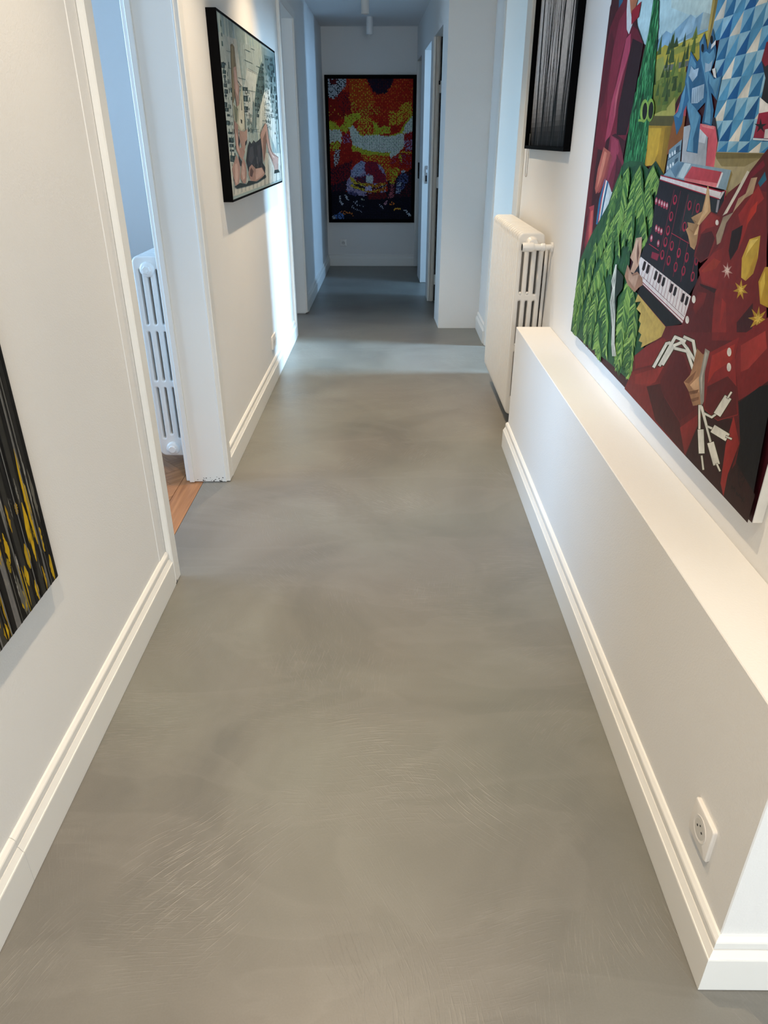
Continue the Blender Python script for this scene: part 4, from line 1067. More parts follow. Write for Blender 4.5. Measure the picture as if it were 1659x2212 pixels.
('c7a67c',[8989,6503,8894,6390,8868,6254,8955,6195,9012,6119,9043,5990,9134,5970,9097,6092,8982,6245]),
('8a6a48',[9288,6137,9140,6124,9150,6096,9050,6097,9139,5979,9331,6023,9181,6011,9145,6087]),
('6c1c1c',[9034,6090,8779,6262,8433,6238,8525,6082,8486,5967,8578,5798,8791,5705,9014,5746,9006,5921]),
('7f2420',[8966,6123,8773,6250,8493,6228,8593,6126,8820,6076,8949,6000]),
('4c1416',[8926,6003,8653,6068,8528,6005,8604,5803,8773,5716,8971,5761]),
('d9d6d0',[8513,6172,8511,6158,8521,6146,8540,6140,8563,6142,8584,6150,8597,6164,8599,6178,8589,6189,8570,6195,8547,6193,8526,6185]),
('c2a33a',[7704,6093,7495,6152,7444,5942,7466,5799,7591,5707,7702,5721,7780,5902]),
('d6be62',[7681,6085,7523,6122,7583,6069,7689,5962,7718,5911]),
('a5852a',[7466,5799,7444,5942,7499,6011,7555,5848,7595,5714]),
('b5922a',[7686,5705,7634,5646,7541,5683,7588,5624,7481,5605,7590,5589,7547,5528,7638,5568,7695,5508,7697,5576,7814,5564,7722,5608,7809,5653,7694,5639]),
('d3b552',[7652,5657,7639,5627,7589,5640,7621,5615,7574,5601,7628,5600,7619,5570,7654,5592,7690,5569,7680,5599,7735,5600,7686,5615,7717,5639,7667,5627]),
('b5922a',[7322,5745,7263,5893,7202,5902,7017,5556,7189,5560,7261,5663]),
('cdb047',[7286,5744,7245,5858,7189,5753,7192,5598]),
('b5922a',[7197,5535,7141,5465,7046,5521,7089,5446,6961,5447,7076,5410,6988,5355,7110,5377,7114,5297,7171,5367,7271,5307,7224,5386,7362,5384,7237,5423,7330,5480,7202,5456]),
('d3b552',[7158,5479,7143,5442,7089,5464,7122,5430,7061,5423,7121,5412,7088,5381,7143,5399,7157,5361,7173,5397,7228,5375,7194,5410,7257,5416,7194,5428,7228,5460,7173,5441]),
('b08880',[8086,5819,8043,5764,7965,5797,8008,5745,7912,5728,8008,5718,7967,5663,8044,5703,8090,5650,8089,5710,8189,5701,8108,5736,8187,5777,8088,5760]),
('d9c3bb',[8058,5783,8045,5752,7998,5764,8030,5741,7983,5725,8035,5726,8023,5695,8057,5721,8090,5697,8079,5728,8133,5729,8085,5742,8118,5768,8070,5753]),
('dad7cf',[8723,5303,8719,5280,8730,5261,8754,5250,8784,5251,8812,5262,8831,5281,8835,5304,8823,5323,8799,5334,8769,5334,8741,5322]),
('dad7cf',[8795,5046,8791,5023,8803,5003,8827,4991,8858,4990,8887,5001,8906,5021,8910,5044,8898,5064,8873,5076,8842,5076,8813,5065]),
('6d1c1b',[10704,3567,10486,3898,10033,4086,9176,4394,9329,4101,9206,3978,8512,3843,8435,3794,8117,3524]),
('832722',[10342,3897,9645,4189,9307,4327,9507,4045,9798,3890,10280,3782]),
('441112',[9798,3890,9320,4083,9115,3968,8461,3843,8121,3532,9261,3586]),
('7a211f',[10475,4145,10067,4393,9486,4661,9241,4617,9526,4304,10383,3973]),
('541517',[9316,4656,8720,4607,8443,4450,8400,4280,8036,4202,8478,3875,9215,3995,9339,4118,9133,4416]),
('7a1f1d',[8435,3794,7967,4155,7853,4266,8024,3839,8141,3523]),
('2b0d0d',[8117,3524,8024,3839,7873,4224,7582,4224,7199,4365,6929,4191,6989,3551]),
('8f2622',[7183,4403,6929,4191,7010,3803,6989,3551,7118,3648,7204,4062]),
('7e1f1e',[8078,4831,7454,5164,7443,4958,7098,4442,7504,4227,7895,4225,8080,4612]),
('96291f',[7985,4826,7508,5081,7491,4914,7829,4686,7944,4515]),
('571517',[7928,4486,7506,4734,7268,4696,7116,4444,7508,4234,7881,4239]),
('7c1f20',[7454,5164,6884,5533,6598,4995,6902,4767,7151,4575,7429,4931]),
('98302a',[7378,5099,6962,5349,6856,5206,7117,4928,7249,4858]),
('3a1012',[7166,4570,6854,4797,6604,5007,6559,4922,7108,4495]),
('08070a',[7144,4562,6814,4840,6572,4946,5845,3579,6397,3543,6626,3815,6900,3938,6922,4210]),
('250e0d',[6989,3551,7010,3803,6893,3992,6574,3906,6390,3864,6395,3544]),
('dad7cf',[7547,4985,7543,4962,7552,4943,7573,4930,7601,4929,7627,4940,7644,4959,7649,4982,7639,5002,7618,5014,7590,5014,7565,5004]),
('dad7cf',[7478,4841,7474,4819,7483,4799,7504,4786,7531,4784,7557,4794,7574,4813,7579,4836,7569,4857,7548,4869,7521,4870,7496,4860]),
('2f3010',[9599,4202,9274,4633,9414,4625,9752,4188]),
('2f3010',[9366,4576,9186,4643,9250,4681,9431,4615]),
('2f3010',[9403,4279,9035,4779,9168,4774,9550,4266]),
('2f3010',[9171,4725,8766,4763,8740,4819,9141,4784]),
('2f3010',[9303,4321,9020,4674,9152,4670,9445,4312]),
('2f3010',[9098,4622,8822,4743,8895,4775,9174,4655]),
('2f3010',[9091,4595,8633,4673,8628,4727,9084,4652]),
('2f3010',[8744,4680,8439,4517,8333,4565,8632,4727]),
('2f3010',[8976,4737,8697,4692,8615,4748,8888,4793]),
('2f3010',[8760,4705,8353,4601,8266,4654,8665,4758]),
('2f3010',[8891,4796,8531,4823,8503,4878,8861,4853]),
('2f3010',[8625,4841,8397,4640,8286,4681,8509,4879]),
('d6d3c8',[9619,4206,9302,4625,9395,4620,9720,4197]),
('d6d3c8',[9363,4587,9210,4644,9252,4670,9407,4613]),
('d6d3c8',[9423,4284,9061,4772,9150,4769,9520,4275]),
('d6d3c8',[9152,4737,8775,4771,8757,4809,9132,4776]),
('d6d3c8',[9322,4326,9046,4667,9134,4664,9416,4320]),
('d6d3c8',[9099,4632,8845,4743,8894,4765,9149,4654]),
('d6d3c8',[9076,4607,8645,4680,8641,4716,9071,4645]),
('d6d3c8',[8719,4685,8427,4529,8357,4561,8644,4716]),
('d6d3c8',[8950,4745,8693,4703,8638,4740,8892,4782]),
('d6d3c8',[8735,4712,8347,4612,8289,4647,8672,4747]),
('d6d3c8',[8873,4806,8538,4832,8520,4868,8853,4844]),
('d6d3c8',[8601,4843,8383,4651,8308,4678,8524,4869]),
('a67a58',[8408,4798,8212,4778,8110,4843,8112,4671,8145,4505,7969,4258,8196,4161,8399,4277,8587,4332,8452,4465,8421,4583]),
('7a5238',[8575,4336,8297,4565,8346,4443,8442,4359]),
('c29a76',[8393,4356,8207,4521,8099,4360,8289,4335]),
('7a5238',[8396,4272,8134,4385,8151,4334,8339,4254]),
('7a5238',[8294,4214,8093,4309,8077,4278,8238,4196]),
('8c877c',[8189,4856,8058,4856,8073,4614,7935,4308,7977,4214,8183,4493]),
('b3aea2',[8162,4829,8094,4813,8112,4550,8026,4349,8144,4488]),
('2f3010',[8077,4219,7927,3938,7839,3972,7987,4250]),
('2f3010',[8042,4225,7560,3916,7487,3957,7961,4264]),
('2f3010',[8008,4220,7760,4052,7683,4092,7927,4258]),
('2f3010',[7767,4053,7509,4098,7492,4142,7749,4099]),
('2f3010',[7931,4154,7644,4194,7624,4239,7909,4201]),
('2f3010',[7642,4195,7499,4313,7562,4324,7707,4205]),
('d6d3c8',[8055,4221,7911,3950,7859,3970,8003,4239]),
('d6d3c8',[8020,4230,7550,3928,7507,3952,7972,4253]),
('d6d3c8',[7985,4224,7748,4064,7703,4087,7938,4247]),
('d6d3c8',[7753,4064,7515,4105,7506,4131,7742,4091]),
('d6d3c8',[7915,4166,7650,4202,7638,4228,7902,4193]),
('d6d3c8',[7649,4203,7519,4310,7555,4316,7686,4208]),
('2f3010',[7452,4285,7293,4550,7483,4541,7652,4269]),
('d6d3c8',[7464,4289,7312,4544,7471,4536,7632,4276]),
('2f3010',[7626,4045,7220,4092,7158,4212,7554,4171]),
('d6d3c8',[7610,4056,7224,4100,7172,4202,7550,4163]),
('2f3010',[7957,3956,7792,3708,7616,3787,7777,4029]),
('d6d3c8',[7936,3959,7777,3721,7636,3783,7791,4018]),
('2f3010',[7646,3906,7374,3738,7212,3837,7474,4002]),
('d6d3c8',[7625,3911,7364,3750,7231,3831,7484,3990]),
('2f3010',[7373,4519,7310,4618,7369,4616,7434,4516]),
('d6d3c8',[7382,4523,7324,4613,7360,4612,7419,4521]),
('2f3010',[7257,4128,7101,4155,7089,4190,7244,4164]),
('d6d3c8',[7247,4137,7106,4161,7099,4182,7239,4158]),
('2f3010',[7732,3717,7606,3583,7538,3618,7663,3751]),
('d6d3c8',[7715,3720,7595,3593,7555,3614,7674,3741]),
('2f3010',[7334,3783,7208,3740,7157,3778,7282,3821]),
('d6d3c8',[7318,3789,7202,3749,7172,3772,7287,3812]),
('0c0708',[6843,4016,6755,3818,6744,3823,6831,4021]),
('0c0708',[6757,3819,6689,3797,6681,3805,6748,3826]),
('0c0708',[6842,4013,6720,4023,6716,4030,6837,4020]),
('0c0708',[6728,4025,6654,3932,6643,3937,6717,4030]),
('0c0708',[6655,3936,6688,3801,6677,3804,6644,3939]),
('0c0708',[6799,3985,6776,3942,6765,3947,6788,3990]),
('0c0708',[6779,3963,6743,3998,6752,4000,6788,3965]),
('0c0708',[6788,3963,6724,3956,6717,3963,6781,3970]),
('0c0708',[6771,3912,6713,3911,6707,3918,6765,3919]),
('0c0708',[6716,3917,6748,3874,6738,3875,6706,3917]),
('0c0708',[6705,3907,6684,3953,6695,3951,6716,3905]),
('0c0708',[6716,3851,6670,3883,6675,3886,6722,3855]),
('0c0708',[6852,3702,6866,3744,6881,3737,6867,3696]),
('0c0708',[6881,3735,6829,3712,6817,3721,6869,3744]),
('0c0708',[6822,3715,6796,3748,6809,3748,6834,3715]),
('0c0708',[6813,3744,6786,3709,6772,3716,6799,3751]),
('0c0708',[6729,3685,6735,3726,6750,3721,6743,3679]),
('0c0708',[6750,3718,6699,3694,6687,3703,6739,3727]),
('0c0708',[6691,3697,6663,3735,6675,3735,6704,3697]),
('0c0708',[6679,3730,6654,3697,6640,3705,6666,3738]),
('0c0708',[6644,3714,6559,3693,6549,3702,6634,3723]),
('0c0708',[6580,3745,6609,3675,6596,3678,6566,3747])]
FRONDS=[
(70,[12156,6582,12266,6356,12266,6002,12273,5741,11981,5381]),
(60,[12511,6457,12672,6205,12798,5958,12872,5597]),
(75,[11571,6614,11391,6356,11131,6094,10697,5578]),
(55,[11761,6502,11712,6169,11566,5814,11463,5539]),
(55,[12863,5681,13126,5441,13461,5180,13662,4971]),
(70,[12702,5381,12878,5088,13237,4765,13431,4422]),
(60,[12580,5844,12507,5515,12468,5246,12315,5061]),
(60,[13478,5326,13639,4928,13871,4498,14028,4142]),
(60,[14123,4965,14270,4590,14332,4165,14344,3770]),
(60,[13403,4490,13433,4184,13397,3871,13339,3639]),
(65,[12996,4656,13069,4338,13087,4022,12946,3642]),
(75,[12696,4856,12416,4545,12190,4227,11944,3769]),
(80,[11327,5036,11401,4746,11366,4415,11145,3915]),
(70,[11126,4994,10883,4784,10805,4477,10600,3932]),
(60,[13917,4328,14093,3996,14177,3740,14211,3524]),
(50,[10997,6633,10838,6541,10699,6482,10619,6399]),
(55,[12097,6216,11950,6027,11865,5783,11836,5556]),
(50,[11129,6528,10975,6312,10798,6121,10675,5963]),
(60,[11617,4427,11483,4179,11306,3942,11249,3743]),
(70,[11197,4453,10947,4243,10780,4016,10653,3780]),
(60,[12702,4110,12592,3905,12392,3755,12319,3620])]
REG={'column':[12187,8794,11914,8654,11801,8364,11721,8135,11646,7753,11589,7504,11565,7188,11502,6963,11462,6652,12520,6602,12499,7134,12473,7391,12369,7669,12286,8080,12190,8333,12187,8559],'skirt':[12532,6632,12214,6689,11573,6694,11268,6607,11007,6720,10606,6572,10585,6401,10677,6309,10541,6054,10653,5851,10614,5566,10783,5519,11533,5505,11467,5298,11546,5103,10983,4970,10810,4964,10850,4842,10631,4898,10732,4739,10522,4658,10547,4589,10306,4405,10163,4213,10400,3721,11632,3691,12626,3631,14565,3544,14536,4124,14565,4869,13907,5424,13542,5669,13045,6020,12833,6313]}
LEFT=[
('9fb0ae',[17597,8931,18874,8966,18703,7979,18142,6697,17425,6709]),
('b4bdb8',[18476,8951,19557,9010,19907,8101,18817,8041,18720,8660]),
('8fa5a6',[19990,8998,21802,9087,23452,9145,22491,8671,21237,7954,20454,8041,19953,8192]),
('a9b7b6',[20703,8538,22184,8519,21572,7969,20913,7305,20158,7449,20071,8051]),
('6f8a8c',[23244,9225,25700,9259,25741,8725,24484,7990,24057,8259,23410,8295,23243,8727]),
('4d6d70',[23663,9063,25497,9150,25407,8666,24725,8476,23976,8642,23639,8756]),
('87a09f',[23158,8804,23543,8302,22382,7737,21430,7461,20994,7468,21572,7969,22466,8620]),
('3f6064',[23192,8873,23476,8298,22683,7849,21552,7480,21401,7737,21917,8212,22596,8646]),
('55757a',[21188,7857,21784,7717,21584,7315,20800,7078,20658,7222,21034,7549]),
('b9c4bf',[22243,7698,23199,8128,24341,8274,24501,7732,25165,7561,24994,6582,23330,7341,22566,7364,21809,7065]),
('b9bdb2',[17349,6710,18142,6697,17716,6013,19409,5951,22286,6034,22708,6621,25975,6566,25779,5820,17456,5824]),
('c3c4ba',[17593,6136,17490,5866,17529,5863,17633,6134]),
('7d8583',[17845,6222,17699,5864,17764,5860,17911,6219]),
('c3c4ba',[18104,6309,17914,5862,18005,5857,18196,6306]),
('7d8583',[18407,6397,18172,5858,18214,5856,18450,6396]),
('c3c4ba',[18500,6133,18397,5857,18468,5852,18570,6130]),
('7d8583',[18776,6222,18629,5855,18728,5849,18876,6219]),
('c3c4ba',[19101,6313,18907,5850,18954,5848,19148,6311]),
('7d8583',[19392,6407,19151,5849,19227,5844,19469,6405]),
('c3c4ba',[19503,6129,19402,5846,19509,5841,19611,6125]),
('7d8583',[19852,6222,19703,5842,19754,5839,19903,6220]),
('c3c4ba',[20165,6319,19968,5840,20051,5835,20248,6316]),
('7d8583',[20486,6418,20240,5838,20356,5831,20604,6415]),
('c3c4ba',[20667,6123,20567,5833,20622,5830,20722,6121]),
('7d8583',[21005,6223,20855,5830,20945,5826,21095,6220]),
('c3c4ba',[21352,6325,21151,5828,21278,5821,21480,6322]),
('7d8583',[21762,6430,21509,5823,21568,5820,21822,6428]),
('c3c4ba',[21921,6118,21823,5820,21921,5815,22020,6114]),
('7d8583',[22297,6224,22146,5817,22286,5810,22437,6219]),
('c3c4ba',[22742,6331,22538,5812,22603,5808,22808,6329]),
('7d8583',[23142,6444,22882,5809,22990,5803,23251,6441]),
('c3c4ba',[23333,6112,23237,5806,23391,5798,23486,6107]),
('7d8583',[23819,6223,23668,5800,23740,5796,23891,6221]),
('c3c4ba',[24255,6339,24047,5796,24166,5791,24375,6336]),
('7d8583',[24706,6459,24439,5793,24608,5785,24876,6456]),
('c3c4ba',[25006,6104,24914,5786,24994,5783,25086,6101]),
('7d8583',[25485,6224,25334,5783,25466,5777,25617,6221]),
('9fb0ab',[20178,7725,19706,6702,19745,6701,20218,7727]),
('849693',[20509,7829,19936,6603,19976,6602,20550,7831]),
('9fb0ab',[20848,7937,20173,6502,20214,6501,20891,7939]),
('849693',[21052,7756,20416,6397,20459,6396,21096,7758]),
('9fb0ab',[21410,7866,20865,6684,20909,6684,21455,7868]),
('849693',[21778,7978,21126,6580,21171,6579,21824,7980]),
('9fb0ab',[22006,7791,21395,6471,21442,6470,22053,7792]),
('849693',[22394,7906,21673,6360,21721,6359,22443,7908]),
('9fb0ab',[22795,8024,22168,6665,22218,6664,22845,8026]),
('849693',[23049,7828,22467,6553,22518,6552,23102,7830]),
('9fb0ab',[23473,7949,22775,6437,22828,6436,23527,7951]),
('849693',[23910,8074,23094,6318,23148,6317,23966,8077]),
('9fb0ab',[24197,7869,23645,6642,23701,6642,24254,7871]),
('849693',[24661,7997,23989,6523,24047,6522,24721,8000]),
('9fb0ab',[25141,8129,24345,6399,24405,6397,25203,8132]),
('849693',[25464,7915,24714,6270,24776,6269,25528,7917]),
('22383b',[17614,8411,17986,8426,17933,8320,17561,8304]),
('5f8084',[17712,8390,17767,8392,17735,8328,17678,8324]),
('22383b',[17691,8276,18031,8291,17995,8220,17654,8204]),
('5f8084',[17783,8264,17833,8266,17812,8223,17760,8219]),
('22383b',[17719,8188,17984,8199,17957,8145,17692,8134]),
('5f8084',[17791,8178,17831,8180,17815,8148,17775,8145]),
('22383b',[17676,8030,18018,8040,17982,7968,17640,7958]),
('5f8084',[17769,8016,17820,8017,17798,7974,17746,7971]),
('22383b',[17698,7927,18041,7934,17999,7849,17655,7842]),
('5f8084',[17789,7909,17840,7909,17815,7859,17763,7856]),
('22383b',[17682,7821,17911,7827,17893,7791,17663,7785]),
('5f8084',[17746,7814,17780,7815,17769,7793,17734,7792]),
('22383b',[17538,7683,17877,7683,17829,7587,17490,7586]),
('5f8084',[17627,7660,17677,7660,17648,7602,17597,7601]),
('22383b',[17598,7579,17981,7582,17944,7509,17561,7506]),
('5f8084',[17702,7563,17759,7563,17737,7520,17679,7518]),
('22383b',[17728,7463,18000,7464,17979,7421,17706,7420]),
('5f8084',[17803,7453,17844,7453,17831,7427,17790,7426]),
('22383b',[17589,7338,17974,7334,17931,7248,17546,7252]),
('5f8084',[17692,7316,17750,7315,17724,7264,17666,7264]),
('22383b',[17672,7121,18148,7119,18126,7075,17650,7078]),
('5f8084',[17807,7110,17877,7110,17864,7084,17793,7084]),
('22383b',[17694,7011,18210,6998,18160,6898,17644,6912]),
('5f8084',[17834,6984,17910,6981,17881,6922,17803,6922]),
('22383b',[17710,6886,18190,6875,18158,6812,17678,6824]),
('5f8084',[17843,6868,17915,6866,17896,6829,17824,6829]),
('22383b',[17693,6775,18176,6763,18157,6725,17674,6737]),
('5f8084',[17831,6762,17902,6760,17891,6738,17819,6739]),
('22383b',[17676,6662,18195,6635,18132,6508,17613,6536]),
('5f8084',[17814,6624,17891,6620,17853,6545,17775,6547]),
('22383b',[19900,8086,20590,8113,20549,8030,19859,8005]),
('5f8084',[20092,8074,20195,8078,20170,8029,20067,8024]),
('22383b',[19905,7909,20493,7920,20431,7796,19843,7786]),
('5f8084',[20063,7883,20151,7884,20114,7810,20025,7807]),
('22383b',[19887,7685,20430,7692,20389,7609,19846,7602]),
('5f8084',[20037,7667,20118,7668,20093,7619,20012,7616]),
('22383b',[19939,7596,20335,7602,20314,7561,19918,7555]),
('5f8084',[20051,7588,20110,7589,20098,7564,20038,7562]),
('22383b',[22641,8616,23270,8653,23239,8592,22610,8555]),
('5f8084',[22818,8613,22912,8618,22894,8581,22800,8575]),
('22383b',[22390,8468,22752,8480,22707,8389,22345,8377]),
('5f8084',[22487,8450,22541,8451,22514,8397,22459,8394]),
('22383b',[22884,8501,23263,8513,23217,8421,22838,8407]),
('5f8084',[22985,8482,23042,8484,23014,8428,22957,8425]),
('22383b',[23035,8308,23353,8309,23291,8185,22973,8182]),
('22383b',[22393,8239,23145,8276,23130,8245,22378,8208]),
('5f8084',[22610,8242,22722,8248,22712,8229,22600,8223]),
('22383b',[21942,8262,22233,8271,22204,8212,21912,8202]),
('22383b',[22001,8152,22354,8160,22317,8086,21963,8077]),
('5f8084',[22097,8136,22149,8137,22127,8093,22074,8090]),
('22383b',[22473,8160,22841,8167,22795,8075,22427,8068]),
('5f8084',[22571,8140,22626,8141,22599,8086,22543,8083]),
('22383b',[21669,7941,22255,7961,22232,7916,21647,7896]),
('5f8084',[21836,7936,21924,7939,21910,7912,21823,7909]),
('22383b',[21498,7821,21778,7820,21734,7732,21454,7732]),
('22383b',[21952,7822,22305,7823,22260,7733,21906,7731]),
('5f8084',[22046,7800,22098,7800,22071,7746,22018,7745]),
('22383b',[21537,7676,22119,7689,22097,7644,21515,7632]),
('5f8084',[21703,7669,21790,7671,21777,7644,21690,7642]),
('22383b',[21651,7565,22058,7565,22021,7491,21614,7490]),
('5f8084',[21763,7547,21823,7547,21801,7502,21740,7501]),
('22383b',[23821,8992,24372,9032,24348,8984,23797,8944]),
('5f8084',[23978,8992,24060,8998,24046,8970,23963,8963]),
('22383b',[24224,8869,24501,8878,24453,8781,24175,8771]),
('22383b',[24735,9068,25177,9097,25144,9031,24702,9002]),
('5f8084',[24858,9061,24924,9065,24904,9026,24838,9020]),
('22383b',[24671,8939,25264,8979,25240,8929,24646,8889]),
('5f8084',[24840,8939,24929,8945,24914,8915,24825,8908]),
('22383b',[24883,8794,25175,8798,25109,8665,24816,8660]),
('22383b',[25403,8960,25607,8949,25507,8747,25301,8755]),
('22383b',[25407,8666,25648,8661,25572,8508,25330,8511]),
('22383b',[25352,8402,25626,8399,25558,8262,25283,8264]),
('22383b',[25472,8182,25750,8177,25682,8038,25403,8042]),
('22383b',[25455,7991,25702,7982,25633,7844,25386,7851]),
('22383b',[25438,7799,25719,7791,25659,7669,25377,7676]),
('22383b',[25341,7603,25624,7598,25581,7511,25298,7515]),
('22383b',[24652,8616,24968,8617,24894,8468,24577,8466]),
('22383b',[24596,8360,24880,8352,24790,8169,24504,8176]),
('22383b',[23115,8717,23397,8732,23374,8686,23091,8670]),
('22383b',[23166,8821,23475,8837,23444,8775,23135,8759]),
('44585a',[20788,8527,22402,8515,22428,8523,20810,8534]),
('44585a',[20772,8496,22390,8490,22415,8497,20794,8502]),
('44585a',[19889,7501,21010,7505,21019,7512,19897,7507]),
('44585a',[22937,7612,25338,7609,25354,7617,22951,7620]),
('44585a',[22915,7568,25314,7560,25330,7568,22929,7575]),
('44585a',[17882,8079,18427,8085,18438,8091,17893,8085]),
('44585a',[23117,7723,24050,7706,24073,7714,23138,7730]),
('44585a',[21047,7141,22084,7140,22090,7147,21053,7148]),
('6e6444',[18762,8823,18987,8871,19211,8826,19270,8179,19347,8070,19020,7940,18575,7723,18399,7620,18493,7968]),
('857a55',[18832,8803,19045,8823,18932,8269,18788,7984,18547,7833,18622,8112]),
('a38274',[18874,8402,19193,8454,19256,8150,19438,8075,19186,7661,18868,7635,18788,7984]),
('b5948a',[18975,8355,19201,8385,19271,8094,19154,7861,18933,7935]),
('a5aa92',[18483,7706,18868,7635,19193,7675,19717,8091,19847,7980,19842,7593,19724,7166,19237,7132,18897,7174,18444,7298,18411,7480]),
('c1c2ae',[19216,7633,19612,7881,19745,7590,19650,7211,19244,7147,18949,7277]),
('6f7a62',[18546,7667,19022,7597,18809,7347,18600,7272,18530,7469]),
('2c342f',[19234,7399,19469,7374,19412,7299,19281,7311]),
('2c342f',[19565,7879,19555,7585,19462,7582]),
('a0786c',[18431,7354,18860,7276,18801,6983,18831,6775,19372,6845,19493,6705,19119,6528,18786,6596,18424,6751,18370,6983]),
('bb988c',[18478,7199,18670,7070,18713,6806,18816,6656,18524,6779]),
('a98678',[18979,7160,19612,7135,20034,7200,19901,6935,19398,6707,19086,6832,18913,6938]),
('1d2022',[18802,7071,18957,6938,18801,6805,18725,6865]),
('1d2022',[19649,6920,19917,6966,19764,6858,19555,6828]),
('33302f',[18624,6629,19012,6500,18876,6412,18608,6420]),
('a57e72',[18380,6663,18580,6541,18726,6386,18504,6122,18171,5988,17965,6007,17809,6199,17725,6390]),
('c09c90',[18110,6465,18378,6487,18432,6246,18158,6049,17978,6117]),
('a57e72',[19150,6588,19465,6456,19501,6234,19296,6021,18960,6022,18614,6163,18801,6353]),
('c09c90',[19089,6467,19261,6338,19208,6136,18952,6101,18831,6230]),
('26282d',[19946,6825,20254,6934,20482,6868,20843,6948,21149,6897,21632,6946,21990,6997,22120,6718,22078,6384,22466,6264,22386,6103,20843,6283,19762,6256,19545,6517]),
('3f4149',[20234,6790,20670,6818,20755,6554,20257,6418,19889,6509]),
('3b3c44',[21333,6813,21817,6843,21748,6463,21361,6404]),
('55575f',[21118,6563,21257,6543,21253,6372,21110,6411]),
('9b7669',[19910,6348,20301,6400,20843,6283,21903,6282,22322,6106,21773,6021,20693,5984,19961,6037,19731,6193]),
('b59184',[20843,6283,21774,6269,22204,6128,21299,6042,20710,6018]),
('5c4038',[19979,6281,20217,6338,20484,6229,20208,6108,19916,6153]),
('a8857a',[22005,7100,23016,7372,23330,7341,23458,7052,23959,6638,25254,6457,25036,6180,24320,6164,23258,6648,23057,6924,22590,6514,22256,6361,22129,6736]),
('7e6054',[22374,6979,23050,7176,23057,6924,22526,6516,22245,6415]),
('bf9f93',[23285,6978,23561,6700,24464,6455,24029,6483,23312,6758]),
('a88a7e',[24099,6327,25165,6277,25086,6117,24226,6128]),
('23312f',[24226,6128,25086,6117,25370,6025,24104,6034]),
('23312f',[17800,6016,18518,6060,19329,5987,19660,6051,20915,5973,22441,6083,22534,6005,21133,5945,19605,5941,18114,5961]),
('1e2526',[22990,7374,22355,7243,22405,7238,23042,7370]),
('1e2526',[22351,7241,21891,7049,21948,7047,22409,7240]),
('1e2526',[23297,7340,23553,6755,23623,6756,23364,7342]),
('1e2526',[23555,6754,24031,6558,24101,6561,23622,6757]),
('1e2526',[24048,6556,25233,6453,25274,6461,24085,6563]),
('1e2526',[19251,8176,19696,8087,19737,8094,19290,8183]),
('1e2526',[18767,7982,18897,7564,18941,7567,18810,7985]),
('1e2526',[19817,7592,19796,7167,19845,7167,19866,7594]),
('1e2526',[23226,6647,23947,6387,24015,6390,23290,6650])]
